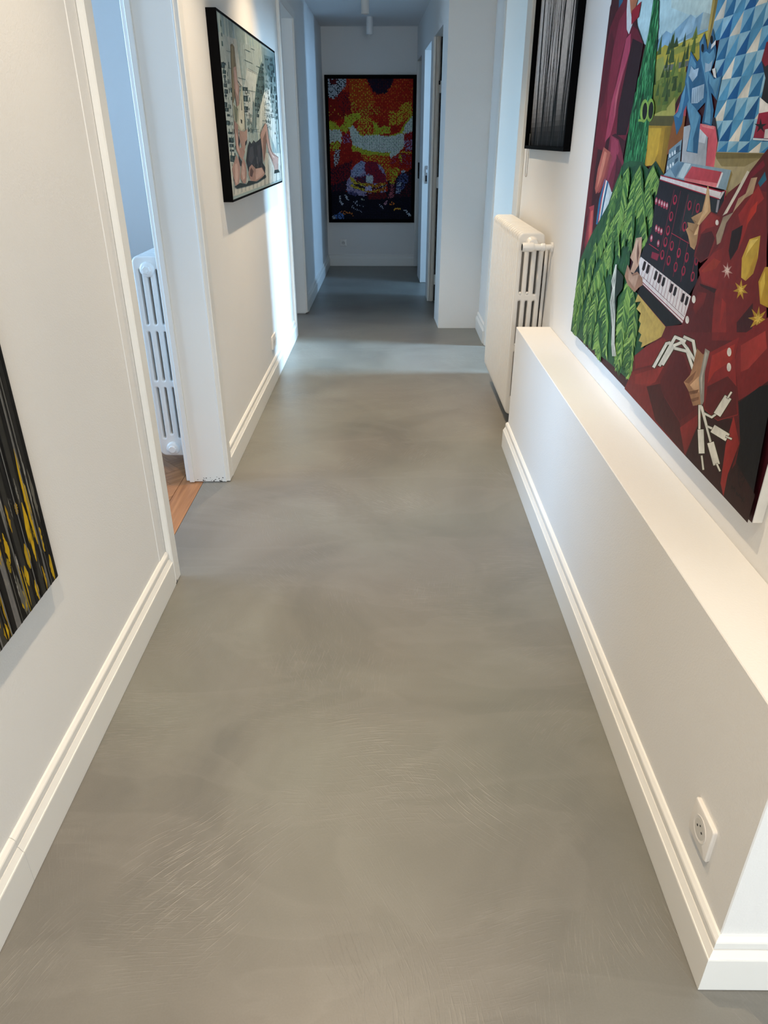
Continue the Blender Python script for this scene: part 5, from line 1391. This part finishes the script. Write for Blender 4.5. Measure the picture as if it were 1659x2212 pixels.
ZONES=[
('9c2416','b3541e',0.25,[-38,1027,1105,1027,1154,-50,-92,-50]),
('7c1a16','b08a2c',0.12,[-45,882,261,882,279,737,-53,712]),
('7e1a1a','3a1020',0.25,[92,903,242,923,252,778,176,758,117,828]),
('96a0ac','2a3038',0.3,[-38,1027,217,1002,209,952,119,894,57,865,-44,890]),
('4a1620','7c1a16',0.2,[21,998,116,998,94,961,27,965]),
('1c1226','3c1220',0.25,[433,1027,796,1027,763,973,690,907,567,894,513,932,473,977]),
('a84018','b3962a',0.22,[251,1002,433,1002,500,923,567,841,362,758,247,861]),
('a3822a','9c2416',0.42,[281,853,376,795,499,828,608,812,602,762,513,758,388,704,292,737,253,820]),
('b0a030','a83018',0.4,[361,737,512,737,512,621,359,613,333,675]),
('b39a2c','a83018',0.35,[705,787,814,770,861,828,990,853,993,758,830,683,719,687]),
('a3a832','8c2416',0.14,[-11,720,71,712,118,675,174,700,197,754,376,778,389,737,292,704,242,654,200,629,125,654,41,654,-14,663]),
('a3a832','5a6a20',0.1,[332,654,387,613,554,629,637,613,727,613,845,638,899,696,993,770,997,654,859,609,637,588,359,588]),
('a3a832','a83018',0.18,[526,712,588,704,609,663,637,687,733,675,734,629,526,617]),
('8f2016','a83018',0.2,[733,671,775,687,830,663,796,638,755,634]),
('8f2016','a83018',0.2,[568,696,609,712,698,729,706,696,609,667]),
('b9c7bf','8fa29c',0.25,[-14,654,125,658,151,629,142,559,79,551,-18,555]),
('b9c7bf','8fa29c',0.25,[236,671,291,683,346,646,373,609,540,621,727,609,880,629,913,687,1007,754,1011,642,900,629,903,538,834,493,737,447,722,497,498,497,386,522,274,547]),
('a3a832','6a7420',0.12,[267,547,386,522,498,501,729,493,729,472,385,476,329,505,273,497]),
('a3a832','8c2416',0.3,[-4,559,108,580,134,538,98,509,1,513]),
('7c2030','8f6f9c',0.35,[151,621,228,629,255,592,247,567,170,559]),
('8f1c18','b04020',0.15,[135,559,268,563,266,501,371,497,427,439,328,414,163,323,-8,323,-1,468,97,476]),
('9a9fa8','5a2a30',0.35,[64,518,126,509,110,439,65,381,44,381,40,447]),
('b39a2c','a83018',0.48,[385,476,729,476,732,298,682,298,610,406,554,431,427,431]),
('8f1c18','7c4a6a',0.25,[901,625,1011,642,1020,381,844,381,842,447,744,406,744,443,904,509]),
('8f7fa0','7c2030',0.4,[902,580,1006,588,1009,509,911,509]),
('a3a832','8f1c18',0.25,[841,493,884,460,871,422,842,439]),
('b3962a','8f1c18',0.3,[848,509,1009,497,1010,484,848,493]),
('6a1620','2a1024',0.35,[-5,381,272,439,241,323,188,219,-13,219]),
('1c1226','4a1420',0.25,[-12,248,197,298,194,199,-15,178]),
('0a0d1c','16182a',0.2,[-13,207,1027,215,1037,-50,-26,-50]),
('1e1420','4a1420',0.3,[696,290,1020,381,1028,174,712,166]),
('a3a832','a83018',0.35,[730,381,837,381,844,356,782,265,732,273]),
('8f86a8','4a4a70',0.22,[385,435,314,414,263,373,241,323,197,290,188,215,266,186,424,174,683,203,689,302,667,364,610,406,511,427]),
('8d99b8','4a4a70',0.18,[385,435,314,414,256,348,255,323,355,327,412,364,413,422]),
('7c1f30','5a1a34',0.3,[427,431,568,427,596,381,681,323,682,269,525,269,525,331,426,340]),
('3a2440','6a1c2c',0.35,[283,315,440,323,439,269,325,277]),
('b0a030','3a2a18',0.16,[234,319,262,315,325,282,425,269,425,248,325,261,254,286]),
('b0902a','7c2a18',0.42,[425,269,568,263,675,282,682,261,568,238,425,246]),
('2a1a1e','4a1420',0.2,[282,269,425,244,568,234,682,257,675,244,553,226,417,228,296,253]),
('b0a030','3a2a18',0.2,[246,269,325,244,424,228,424,207,324,228,253,244]),
('b0902a','7c2a18',0.42,[424,228,553,224,675,244,675,219,553,199,424,205]),
('b3bfc6','8796a0',0.2,[436,327,525,329,521,275,436,277]),
('a8a4c8','8a86b0',0.2,[425,248,496,253,503,215,424,215]),
('4c4c74','2a2440',0.3,[195,215,324,203,323,174,223,190]),
('5a161c','2a1020',0.3,[424,199,683,207,697,157,467,149]),
('9aa6b4','3a4658',0.3,[100,174,115,186,120,133,155,104,126,104,99,137]),
('9aa6b4','3a4658',0.3,[165,186,187,182,222,149,200,141,172,166]),
('8a96a6','1a2030',0.4,[272,137,308,149,336,116,409,104,408,91,322,104]),
('7a8696','1a2030',0.45,[235,112,278,91,379,70,379,54,263,79]),
('8c9c90','1a2030',0.3,[352,149,402,153,409,141,366,137]),
('b0662a','1a1020',0.35,[720,120,770,133,806,120,770,104,720,108]),
('8a6a7c','1a1020',0.35,[655,124,698,141,705,120,669,108]),
('c49a3a','6a3018',0.25,[778,79,821,91,872,83,873,75,786,70]),
('9fb0bc','2a3648',0.3,[894,70,945,66,997,33,998,17,961,33]),
('4a6ea8','16203c',0.35,[-1,17,44,37,103,54,146,33,152,-8,-2,-8]),
('8a9cae','2a3648',0.3,[-1,17,36,33,42,-8,-2,-8]),
('a8642c','1a1020',0.4,[103,54,161,66,219,54,262,46,277,25,219,41,146,37]),
('8a96a6','1a2030',0.5,[582,120,611,120,648,91,662,66,633,70]),
('46507c','16182a',0.4,[845,327,893,369,966,323,953,282,855,195,805,195,817,282]),
('9fb0bc','46507c',0.3,[872,364,915,369,922,348,873,348]),
('8796ac','2a3050',0.3,[818,273,875,277,868,248,818,248]),
('7c8aa4','2a3050',0.3,[811,232,869,232,862,199,805,195]),
('8a4a56','3a1420',0.3,[732,261,782,269,776,190,791,166,705,153,733,199])]
def hexcol(h): return (lin(int(h[0:2], 16)), lin(int(h[2:4], 16)), lin(int(h[4:6], 16)))
class Art:
    """flat painted shapes on a picture plane; each shape keeps its own colour in the 'paint' attribute"""
    def __init__(self, axis, pos, out, gain=1.0, step=0.0000025):
        self.axis, self.pos, self.out, self.gain, self.step = axis, pos, out, gain, step
        self.v, self.f, self.c, self.n = [], [], [], 0
        self.jit = 0.0; self.lim = None
    def poly(self, col, pts, bump=True):
        if len(pts) < 3: return
        if self.lim: pts = [(min(max(u, self.lim[0]), self.lim[1]), min(max(w_, self.lim[2]), self.lim[3])) for u, w_ in pts]
        self.n += 1
        t = self.pos + self.out * self.step * self.n
        b = len(self.v)
        for (u, w_) in pts:
            self.v.append((t, u, w_) if self.axis == 'x' else (u, t, w_))
        self.f.append(list(range(b, b + len(pts))))
        self.c.append(tuple(min(1.0, k * self.gain) for k in (hexcol(col) if isinstance(col, str) else col)))
    def flat(self, col, arr, s=0.0002, bump=True):
        self.poly(col, [(arr[i] * s, arr[i + 1] * s) for i in range(0, len(arr), 2)], bump)
    def build(self, name, mat, parent):
        me = bpy.data.meshes.new(name)
        me.from_pydata(self.v, [], self.f)
        at = me.attributes.new('paint', 'FLOAT_COLOR', 'CORNER')
        rj = random.Random(99)
        for p, col in zip(me.polygons, self.c):
            for li in p.loop_indices:
                k = rj.uniform(1 - self.jit, 1 + self.jit)
                at.data[li].color = (min(1, col[0] * k), min(1, col[1] * k), min(1, col[2] * k), 1.0)
        me.update()
        o = link(name, me, mat, parent)
        return o
def inside(p, arr):
    x, y = p; n = len(arr) // 2; r_ = False; j = n - 1
    for i in range(n):
        xi, yi, xj, yj = arr[2 * i], arr[2 * i + 1], arr[2 * j], arr[2 * j + 1]
        if (yi > y) != (yj > y) and x < (xj - xi) * (y - yi) / (yj - yi) + xi: r_ = not r_
        j = i
    return r_
def mixc(a, b, t): return tuple(a[k] * (1 - t) + b[k] * t for k in range(3))
def parts_inv(root): return Matrix.Translation(-root.location)
def frame_boards(root, axis, wall, front, a0, a1, z0, z1, fw, mat):
    inv = parts_inv(root)
    lo, hi = min(wall, front), max(wall, front)
    for (a, b, c_, d_) in ((a0, a1, z0, z0 + fw), (a0, a1, z1 - fw, z1), (a0, a0 + fw, z0 + fw, z1 - fw), (a1 - fw, a1, z0 + fw, z1 - fw)):
        m_ = MB()
        if axis == 'x': m_.box(lo, hi, a, b, c_, d_, 0.001)
        else: m_.box(a, b, lo, hi, c_, d_, 0.001)
        o = m_.build('frame_board', mat, root); o.matrix_parent_inverse = inv

# ---- big figure painting on the right wall (unframed canvas)
random.seed(11)
PY0, PY1, PZ0, PZ1 = 1.2785, 2.9065, 0.7085, 2.36
root = tag(empty('figure_painting', (0.745, 2.09, PZ0)), 'big unframed painting of a red-jacketed musician, tall fir figure and keyboard above the ledge', 'painting')
m_ = MB(); m_.box(0.7355, 0.757, PY0, PY1, PZ0, PZ1, 0.0015)
o = m_.build('canvas', 'canvas_edge', root); o.matrix_parent_inverse = parts_inv(root)
a_ = Art('x', 0.7353, -1, 1.0); a_.jit = 0.24; a_.lim = (PY0 + .0006, PY1 - .0006, PZ0 + .0006, PZ1 - .0006)
a_.poly('3a0e18', [(PY0, PZ0), (PY1, PZ0), (PY1, PZ1), (PY0, PZ1)])
a_.poly('a9bfc0', [(1.9, 1.75), (2.78, 1.75), (2.78, PZ1), (1.7, PZ1)])
a_.poly('8fa9b4', [(2.0, 1.85), (2.5, 1.95), (2.6, 2.2), (2.1, 2.3)])
a_.poly('6a1529', [(2.62, 1.7), (2.86, 1.7), (2.84, 2.05), (2.68, 2.1)])
GREENS = ['1f6336', '2c7a44', '14492a', '3a8a54', '0f3a20', '4f9a60', '1a5a30']
FG = ['4c7434', '6d9242', '38622f', '86a452', '2b522b', '446f36']
def needles(arr, count, ln, wd, cols):
    us = arr[0::2]; vs_ = arr[1::2]
    got = 0; tries = 0
    pts = []
    while got < count and tries < count * 30:
        tries += 1
        p = (random.uniform(min(us), max(us)), random.uniform(min(vs_), max(vs_)))
        if inside(p, arr): pts.append(p); got += 1
    pts.sort(key=lambda p: p[1])
    for i, (u, v) in enumerate(pts):
        u *= 0.0002; v *= 0.0002
        l_ = ln * random.uniform(.6, 1.3); w_ = wd * random.uniform(.6, 1.3); d = random.uniform(-.35, .35) * l_
        a_.poly(random.choice(cols), [(u - w_ / 2, v), (u + d, v - l_), (u + w_ / 2, v), (u, v + l_ * .25)], i % 12 == 0)
def frond(w_, arr):
    s = [(arr[i] * 0.0002, arr[i + 1] * 0.0002) for i in range(0, len(arr), 2)]
    fine = []
    for (p, q) in zip(s[:-1], s[1:]):
        for k in range(7): fine.append((p[0] + (q[0] - p[0]) * k / 7, p[1] + (q[1] - p[1]) * k / 7))
    n = len(fine)
    wid = w_ * 0.00062
    base = random.randint(0, 2)
    for i, (u, v) in enumerate(fine):
        t = i / n
        ww = wid * (0.55 + 0.6 * math.sin(math.pi * min(1, t * 1.1 + 0.1)))
        for sd in (-1, 1):
            for rep in range(2):
                l_ = ww * random.uniform(.8, 1.25); dr = ww * random.uniform(.7, 1.2)
                v2 = v - rep * 0.006
                c_ = FG[(base + random.choice((0, 0, 1, 2, 4))) % 6] if sd < 0 else FG[(base + random.choice((1, 3, 5, 2))) % 6]
                a_.poly(c_, [(u, v2 + 0.008), (u + sd * l_ * .75, v2 - dr * .35), (u + sd * l_, v2 - dr), (u + sd * l_ * .3, v2 - dr * .55), (u, v2 - 0.012)], i % 6 == 0 and rep == 0 and sd < 0)
    for (p, q) in zip(s[:-1], s[1:]):
        a_.poly('8fab58', [(p[0] - .0012, p[1]), (p[0] + .0012, p[1]), (q[0] + .0008, q[1]), (q[0] - .0008, q[1])], False)
for col, arr in BIG:
    if col == 'GRID':
        z0g, dz, y0g, dy = 1.3716, 0.0402, 1.806, 0.0520
        pal = [('8fb9cc', '12558c'), ('4f8fb4', 'd8d2c4'), ('6fa3c0', '2a6f9f'), ('8fb9cc', '4f8fb4')]
        for i in range(-14, 11):
            for j in range(-1, 26):
                ya = y0g - (i + 1) * dy * 1.0; yb = ya + dy; za = z0g + 0.022 + j * dz; zb = za + dz
                if j == -1: za = z0g
                ya = max(ya, PY0 + .002); 
                if yb <= ya or za > PZ1 - .003: continue
                zb = min(zb, PZ1 - .002)
                lim = 1.812 + 0.46 * max(0.0, za - 1.37)
                if yb > lim + .05: continue
                pa = pal[(i + 2 * j) % 4]
                # diagonal runs up to the right as seen from the corridor (towards smaller y)
                a_.poly(pa[0], [(yb, za), (ya, zb), (yb, zb)], i == 0 and j == 0)
                a_.poly(pa[1], [(yb, za), (ya, za), (ya, zb)], False)
    elif col == 'TREES':
        for k in range(70):
            u = random.uniform(2.02, 2.47); v = 1.50 + random.choice((0, 0, .07)) + random.uniform(-.035, .045)
            h_ = random.uniform(.02, .05); w_ = random.uniform(.012, .022)
            a_.poly(random.choice(('3f5226', '556a2c', '6f7a34', '33451f')), [(u - w_, v), (u + w_, v), (u + w_ * .4, v + h_ * .6), (u, v + h_)], k % 10 == 0)
    elif col == 'COLUMN': needles(REG['column'], 330, 0.030, 0.011, GREENS)
    elif col == 'SKIRT':
        needles(REG['skirt'], 260, 0.035, 0.010, ['23532e', '2f6336', '1a4226', '2a5c32', '3a6f3c'])
        order = sorted(FRONDS, key=lambda f_: f_[1][1])
        for w_, arr in order: frond(w_, arr)
    else:
        # keep inside the canvas
        pts = [(min(max(arr[i] * 0.0002, PY0 + .0006), PY1 - .0006), min(max(arr[i + 1] * 0.0002, PZ0 + .0006), PZ1 - .0006)) for i in range(0, len(arr), 2)]
        a_.poly(col, pts)
o = a_.build('painted_picture', 'art', root); o.matrix_parent_inverse = parts_inv(root)

# ---- black and yellow striped canvas at the near left
random.seed(4)
LY0, LY1, LZ0, LZ1 = 0.18, 1.3680, 0.5180, 1.75
root = tag(empty('striped_painting', (-0.761, 0.77, LZ0)), 'abstract canvas of black and grey streaks with yellow dashes on the near left wall', 'painting')
m_ = MB(); m_.box(-0.772, -0.7512, LY0, LY1, LZ0, LZ1, 0.001)
o = m_.build('canvas', 'black', root); o.matrix_parent_inverse = parts_inv(root)
a_ = Art('x', -0.7510, 1)
a_.poly('0b0a0a', [(LY0 + .001, LZ0 + .001), (LY1 - .001, LZ0 + .001), (LY1 - .001, LZ1 - .001), (LY0 + .001, LZ1 - .001)])
def streak(y, w_, z0, z1, col, lean=0.0, rag=0.15, n=14, bump=True):
    L_ = []; R_ = []
    for k in range(n + 1):
        z = z0 + (z1 - z0) * k / n
        yy = y + lean * (z - z0)
        tp = min(1.0, 2.6 * min(k, n - k) / n + 0.12) if z1 - z0 < 0.5 else 1.0
        L_.append((min(max(yy - w_ / 2 * tp * random.uniform(1 - rag, 1 + rag), LY0 + .001), LY1 - .004), z))
        R_.append((min(max(yy + w_ / 2 * tp * random.uniform(1 - rag, 1 + rag), LY0 + .001), LY1 - .004), z))
    a_.poly(col, L_ + R_[::-1], bump)
ZT = LZ1 - .002; ZB = LZ0 + .001
y = LY0 + .01
while y < LY1 - .01:     # broad ground of dark and mid grey bands
    w_ = random.uniform(.010, .030)
    streak(y, w_, ZB, ZT, random.choice(('141313', '2b2a26', '35342f', '4a4944', '1b1a18', '5b5a57')), random.uniform(-.01, .012), .3)
    y += w_ * random.uniform(.9, 1.7)
for k in range(34):
    streak(random.uniform(LY0, LY1 - .02), random.uniform(.006, .02), ZB, ZT, random.choice(('050505', '0a0909', '070707', '6f6d6b')), random.uniform(-.012, .012), .25)
for k in range(95):      # rough pale scrapes
    z0 = random.uniform(ZB, 1.4); streak(random.uniform(LY0 + .01, LY1 - .02), random.uniform(.002, .006), z0, min(ZT, z0 + random.uniform(.04, .3)), random.choice(('8d8b84', 'a5a29a', '77756e')), .005, .7, 18)
for (yy, w_, z0, z1) in ((1.350, .016, .520, .585), (1.338, .016, .60, .66), (1.318, .016, .63, .85), (1.297, .017, .60, .74), (1.268, .020, .60, .66), (1.247, .013, .57, .62), (1.215, .020, .53, .58), (1.200, .014, .74, .83), (1.165, .026, .68, .80), (1.140, .012, .63, .74), (1.115, .020, .56, .66), (1.092, .024, .52, .60), (1.13, .018, .52, .56), (1.27, .012, .520, .57), (1.31, .01, .52, .58), (1.06, .03, .55, .70), (1.0, .03, .53, .66), (0.95, .03, .6, .8), (0.88, .03, .52, .7), (0.8, .03, .58, .85), (0.7, .03, .54, .7), (0.6, .04, .6, .8), (0.5, .03, .53, .75), (0.4, .03, .6, .85), (0.3, .03, .55, .7)):
    streak(yy, w_, z0, z1, random.choice(('b3920f', 'a8860c', 'c09c12')), .01, .22, 10)
    if random.random() < .6: streak(yy + .003, w_ * .35, z0 + .01, z1 - .01, 'c9a820', .01, .4, 8)
for k in range(46):
    yy = random.uniform(1.02, 1.352); z0 = random.uniform(.52, .80) - (1.36 - yy) * .15
    streak(yy, random.uniform(.004, .013), max(ZB, z0), max(ZB + .03, z0) + random.uniform(.03, .13), random.choice(('b3920f', '9a7a0a', 'c09c12', '8a7410', '5c5a52', '111010', '7c7a72')), random.uniform(-.02, .03), .45, 14)
for yy in (1.356, 1.329, 1.307, 1.283, 1.258, 1.232, 1.188, 1.152, 1.128, 1.10, 1.075, .98, .9, .75, .55):
    streak(yy, random.uniform(.004, .007), ZB, ZT, '060606', random.uniform(-.004, .008), .2)
for yy in (1.322, 1.273, 1.222, 1.176, 1.145, 1.088, .93, .66):
    streak(yy, random.uniform(.003, .0045), ZB, ZT, '6d6d6c', random.uniform(-.004, .008), .12)
streak(LY1 - .006, .006, ZB, ZT, '070707', 0, .05)
o = a_.build('painted_picture', 'art', root); o.matrix_parent_inverse = parts_inv(root)

# ---- cityscape with a seated figure
GY0, GY1, GZ0, GZ1 = 3.497, 5.158, 1.1430, 1.8680
root = tag(empty('cityscape_picture', (-0.73, 4.3, GZ0)), 'black-edged picture of a seated figure against pale green facades, left of the corridor', 'picture')
frame_boards(root, 'x', -0.750, -0.7065, GY0, GY1, GZ0, GZ1, 0.009, 'black')
m_ = MB(); m_.box(-0.748, -0.7092, GY0 + .009, GY1 - .009, GZ0 + .009, GZ1 - .009)
o = m_.build('panel', 'black', root); o.matrix_parent_inverse = parts_inv(root)
a_ = Art('x', -0.7090, 1, 0.95); a_.jit = 0.15
B_ = (GY0 + .0092, GY1 - .0092, GZ0 + .0092, GZ1 - .0092)
a_.lim = B_
a_.poly('93a6a6', [(B_[0], B_[2]), (B_[1], B_[2]), (B_[1], B_[3]), (B_[0], B_[3])])
random.seed(8)
for k in range(70):
    yy = random.uniform(B_[0], B_[1] - .03); z0 = random.uniform(B_[2], B_[3] - .1); h_ = random.uniform(.08, .45)
    a_.poly(random.choice(('a8b6b2', '8199a0', '97a9a4', 'b3beb8', '76909a', 'a3b2b6')), [(yy, z0), (yy + random.uniform(.01, .05), z0), (yy + .02, min(B_[3], z0 + h_)), (yy, min(B_[3], z0 + h_))])
def facade(y0, y1, z0, z1, rows, cols, dens):
    for i in range(cols):
        for j in range(rows):
            if random.random() > dens: continue
            yy = y0 + (y1 - y0) * (i + random.uniform(.05, .3)) / cols; zz = z0 + (z1 - z0) * (j + random.uniform(.05, .3)) / rows
            w_ = (y1 - y0) / cols * random.uniform(.25, .7); h_ = (z1 - z0) / rows * random.uniform(.25, .75)
            a_.poly(random.choice(('1d3032', '263c3e', '35504f', '16262a', '45615f')), [(yy, zz), (yy + w_, zz + random.uniform(-.003, .003)), (yy + w_ * .95, zz + h_), (yy + w_ * .05, zz + h_ + random.uniform(-.003, .003))])
fig_started = False
for col, arr in LEFT:
    if col == '6e6444' and not fig_started:
        fig_started = True
        facade(3.545, 3.70, 1.22, 1.70, 15, 4, .75); facade(3.56, 3.64, 1.70, 1.84, 4, 2, .5)
        facade(4.02, 4.17, 1.42, 1.62, 6, 4, .7); facade(4.62, 4.84, 1.44, 1.74, 10, 6, .72); facade(4.86, 5.13, 1.50, 1.80, 11, 6, .7); facade(4.95, 5.13, 1.36, 1.50, 5, 3, .5)
        for k in range(90):
            yy = random.uniform(3.53, 5.12); zz = random.uniform(1.2, 1.82); l_ = random.uniform(.02, .16)
            a_.poly(random.choice(('4a6264', '2f4648', '6b8486')), [(yy, zz), (yy + .0025, zz), (yy + .0035, zz + l_), (yy + .001, zz + l_)])
        for k in range(26):
            yy = random.uniform(3.53, 4.95); zz = random.uniform(1.3, 1.82); l_ = random.uniform(.05, .25)
            a_.poly('4a6264', [(yy, zz), (min(B_[1], yy + l_), zz + .004), (min(B_[1], yy + l_), zz + .006), (yy, zz + .002)])
    h_ = hexcol(col); g_ = sum(h_) / 3; col = mixc(h_, (g_, g_, g_), .28)
    pts = [(min(max(arr[i] * 0.0002, B_[0]), B_[1]), min(max(arr[i + 1] * 0.0002, B_[2]), B_[3])) for i in range(0, len(arr), 2)]
    a_.poly(col, pts)
for k in range(120):
    yy = random.uniform(B_[0], B_[1] - .02); z0 = random.uniform(B_[2], B_[3] - .06); h_ = random.uniform(.03, .14)
    a_.poly(random.choice(('5d7674', '465f60', 'b9c4bd')), [(yy, z0), (yy + .002, z0), (yy + .002, z0 + h_ * .4), (yy, z0 + h_ * .4)])
o = a_.build('printed_picture', 'art', root); o.matrix_parent_inverse = parts_inv(root)

# ---- forest picture in a deep black box frame
random.seed(21)
FY0, FY1, FZ0, FZ1 = 3.372, 4.356, 1.3490, 2.22
root = tag(empty('forest_picture', (0.742, 3.86, FZ0)), 'black box-framed picture of bare dark tree trunks in grey mist, above the hall radiator', 'picture')
frame_boards(root, 'x', 0.757, 0.7265, FY0, FY1, FZ0, FZ1, 0.016, 'black')
m_ = MB(); m_.box(0.7515, 0.7565, FY0 + .016, FY1 - .016, FZ0 + .016, FZ1 - .016)
o = m_.build('backing', 'black', root); o.matrix_parent_inverse = parts_inv(root)
a_ = Art('x', 0.7512, -1, 1.0)
B_ = (FY0 + .0162, FY1 - .0162, FZ0 + .0162, FZ1 - .0162)
N_ = 40
def mist(t): return mixc(mixc(hexcol('0a0a0a'), hexcol('5a5552'), min(1, t * 4.5)), hexcol('e3e3e8'), max(0, min(1, (t - .08) * 2.9)))
for k in range(N_):
    t0, t1 = k / N_, (k + 1) / N_
    za, zb = B_[2] + (B_[3] - B_[2]) * t0, B_[2] + (B_[3] - B_[2]) * t1
    a_.poly(mist((t0 + t1) / 2), [(B_[0], za), (B_[1], za), (B_[1], zb), (B_[0], zb)], False)
def trunk(y, w_, lean, col, z0=None, z1=None, n=10):
    z0 = z0 or B_[2]; z1 = z1 or B_[3]
    L_ = []; R_ = []
    yy = y
    for k in range(n + 1):
        z = z0 + (z1 - z0) * k / n
        yy += lean / n + random.uniform(-.004, .004)
        ww = w_ * (1.1 - .5 * k / n)
        cl = lambda q: min(max(q, B_[0]), B_[1])
        L_.append((cl(yy - ww / 2), z)); R_.append((cl(yy + ww / 2), z))
    a_.poly(col, L_ + R_[::-1])
for k in range(20): trunk(random.uniform(B_[0], B_[1]), random.uniform(.004, .010), random.uniform(-.1, .1), random.choice(('4d4c4d', '5d5d60', '3a393a')))
for k in range(15): trunk(random.uniform(B_[0], B_[1]), random.uniform(.006, .016), random.uniform(-.12, .12), random.choice(('0c0b0c', '161516', '080808')))
for (yy, w_, ln) in ((4.20, .028, .06), (4.05, .022, -.05), (3.80, .030, -.10), (3.77, .018, .08), (3.56, .022, -.05), (3.47, .026, .05)): trunk(yy, w_, ln, '060606')
for k in range(60):   # twigs
    yy = random.uniform(B_[0] + .05, B_[1] - .05); z0 = random.uniform(B_[2] + .15, B_[3] - .12); s_ = random.choice((-1, 1))
    l_ = random.uniform(.03, .10)
    a_.poly('0a0a0a', [(yy, z0), (yy + .004, z0), (yy + s_ * l_ * .5, z0 + l_ * .8), (yy + s_ * l_ * .5 - .002, z0 + l_ * .8)])
o = a_.build('printed_picture', 'art_gloss', root); o.matrix_parent_inverse = parts_inv(root)

# ---- dotted picture on the end wall: thousands of little square tiles
random.seed(3)
DX0, DX1, DZ0, DZ1 = -0.7310, 0.2885, 0.5010, 2.0170
root = tag(empty('dotted_picture', (-0.22, 9.225, DZ0)), 'tall black-framed mosaic of a striped helmet below an orange fireball, on the end wall', 'picture')
frame_boards(root, 'y', 9.24, 9.208, DX0, DX1, DZ0, DZ1, 0.036, 'black')
m_ = MB(); m_.box(DX0 + .036, DX1 - .036, 9.222, 9.239, DZ0 + .036, DZ1 - .036)
o = m_.build('backing', 'black', root); o.matrix_parent_inverse = parts_inv(root)
a_ = Art('y', 9.2215, -1, 1.75, 0.0)
ix0, ix1, iz0, iz1 = DX0 + .037, DX1 - .037, DZ0 + .037, DZ1 - .037
NC, NRW = 92, 140
cw, ch = (ix1 - ix0) / NC, (iz1 - iz0) / NRW
zb_ = [(min(z[3][0::2]), max(z[3][0::2]), min(z[3][1::2]), max(z[3][1::2])) for z in ZONES]
for i in range(NC):
    for j in range(NRW):
        u = 1000 * (i + .5) / NC; v = 1000 * (j + .5) / NRW
        u += random.uniform(-6, 6); v += random.uniform(-5, 5)
        hit = None
        for q in range(len(ZONES) - 1, -1, -1):
            b_ = zb_[q]
            if b_[0] <= u <= b_[1] and b_[2] <= v <= b_[3] and inside((u, v), ZONES[q][3]): hit = ZONES[q]; break
        if hit is None: hit = ZONES[0]
        # alternate colour falls on a dither lattice, so it reads as printed dots
        th = ((i % 2) * 2 + (j % 2) * 1 + ((i // 2 + j // 2) % 2) * 2) / 7.0 * .55 + random.random() * .45
        cc = hexcol(hit[1]) if th < hit[2] else hexcol(hit[0])
        s = random.uniform(.80, 1.15)
        xa, za = ix0 + i * cw, iz0 + j * ch
        g = .10
        a_.poly((cc[0] * s, cc[1] * s, cc[2] * s), [(xa + cw * g, za + ch * g), (xa + cw * (1 - g), za + ch * g), (xa + cw * (1 - g), za + ch * (1 - g)), (xa + cw * g, za + ch * (1 - g))], False)
o = a_.build('mosaic_tiles', 'art_gloss', root); o.matrix_parent_inverse = parts_inv(root); o['kind'] = 'stuff'


# ------------------------------------------------------------------ blind chain hanging beside the forest picture
pts = []
for k in range(9):
    pts.append((0.7490, 4.336 + 0.002 * math.sin(k), 1.42 - 0.20 * k / 8))
for k in range(7):
    a = math.pi * k / 6
    pts.append((0.7490, 4.362 - 0.026 * math.cos(a), 1.222 - 0.012 * math.sin(a)))
for k in range(9):
    pts.append((0.7490, 4.389 + 0.002 * math.sin(1.3 * k), 1.222 + 0.20 * k / 8))
m_ = MB(); m_.tube(pts, 0.0016, 6)
tag(m_.build('blind_chain', 'cord', None, True), 'thin grey loop of cord hanging below the forest picture', 'cord')
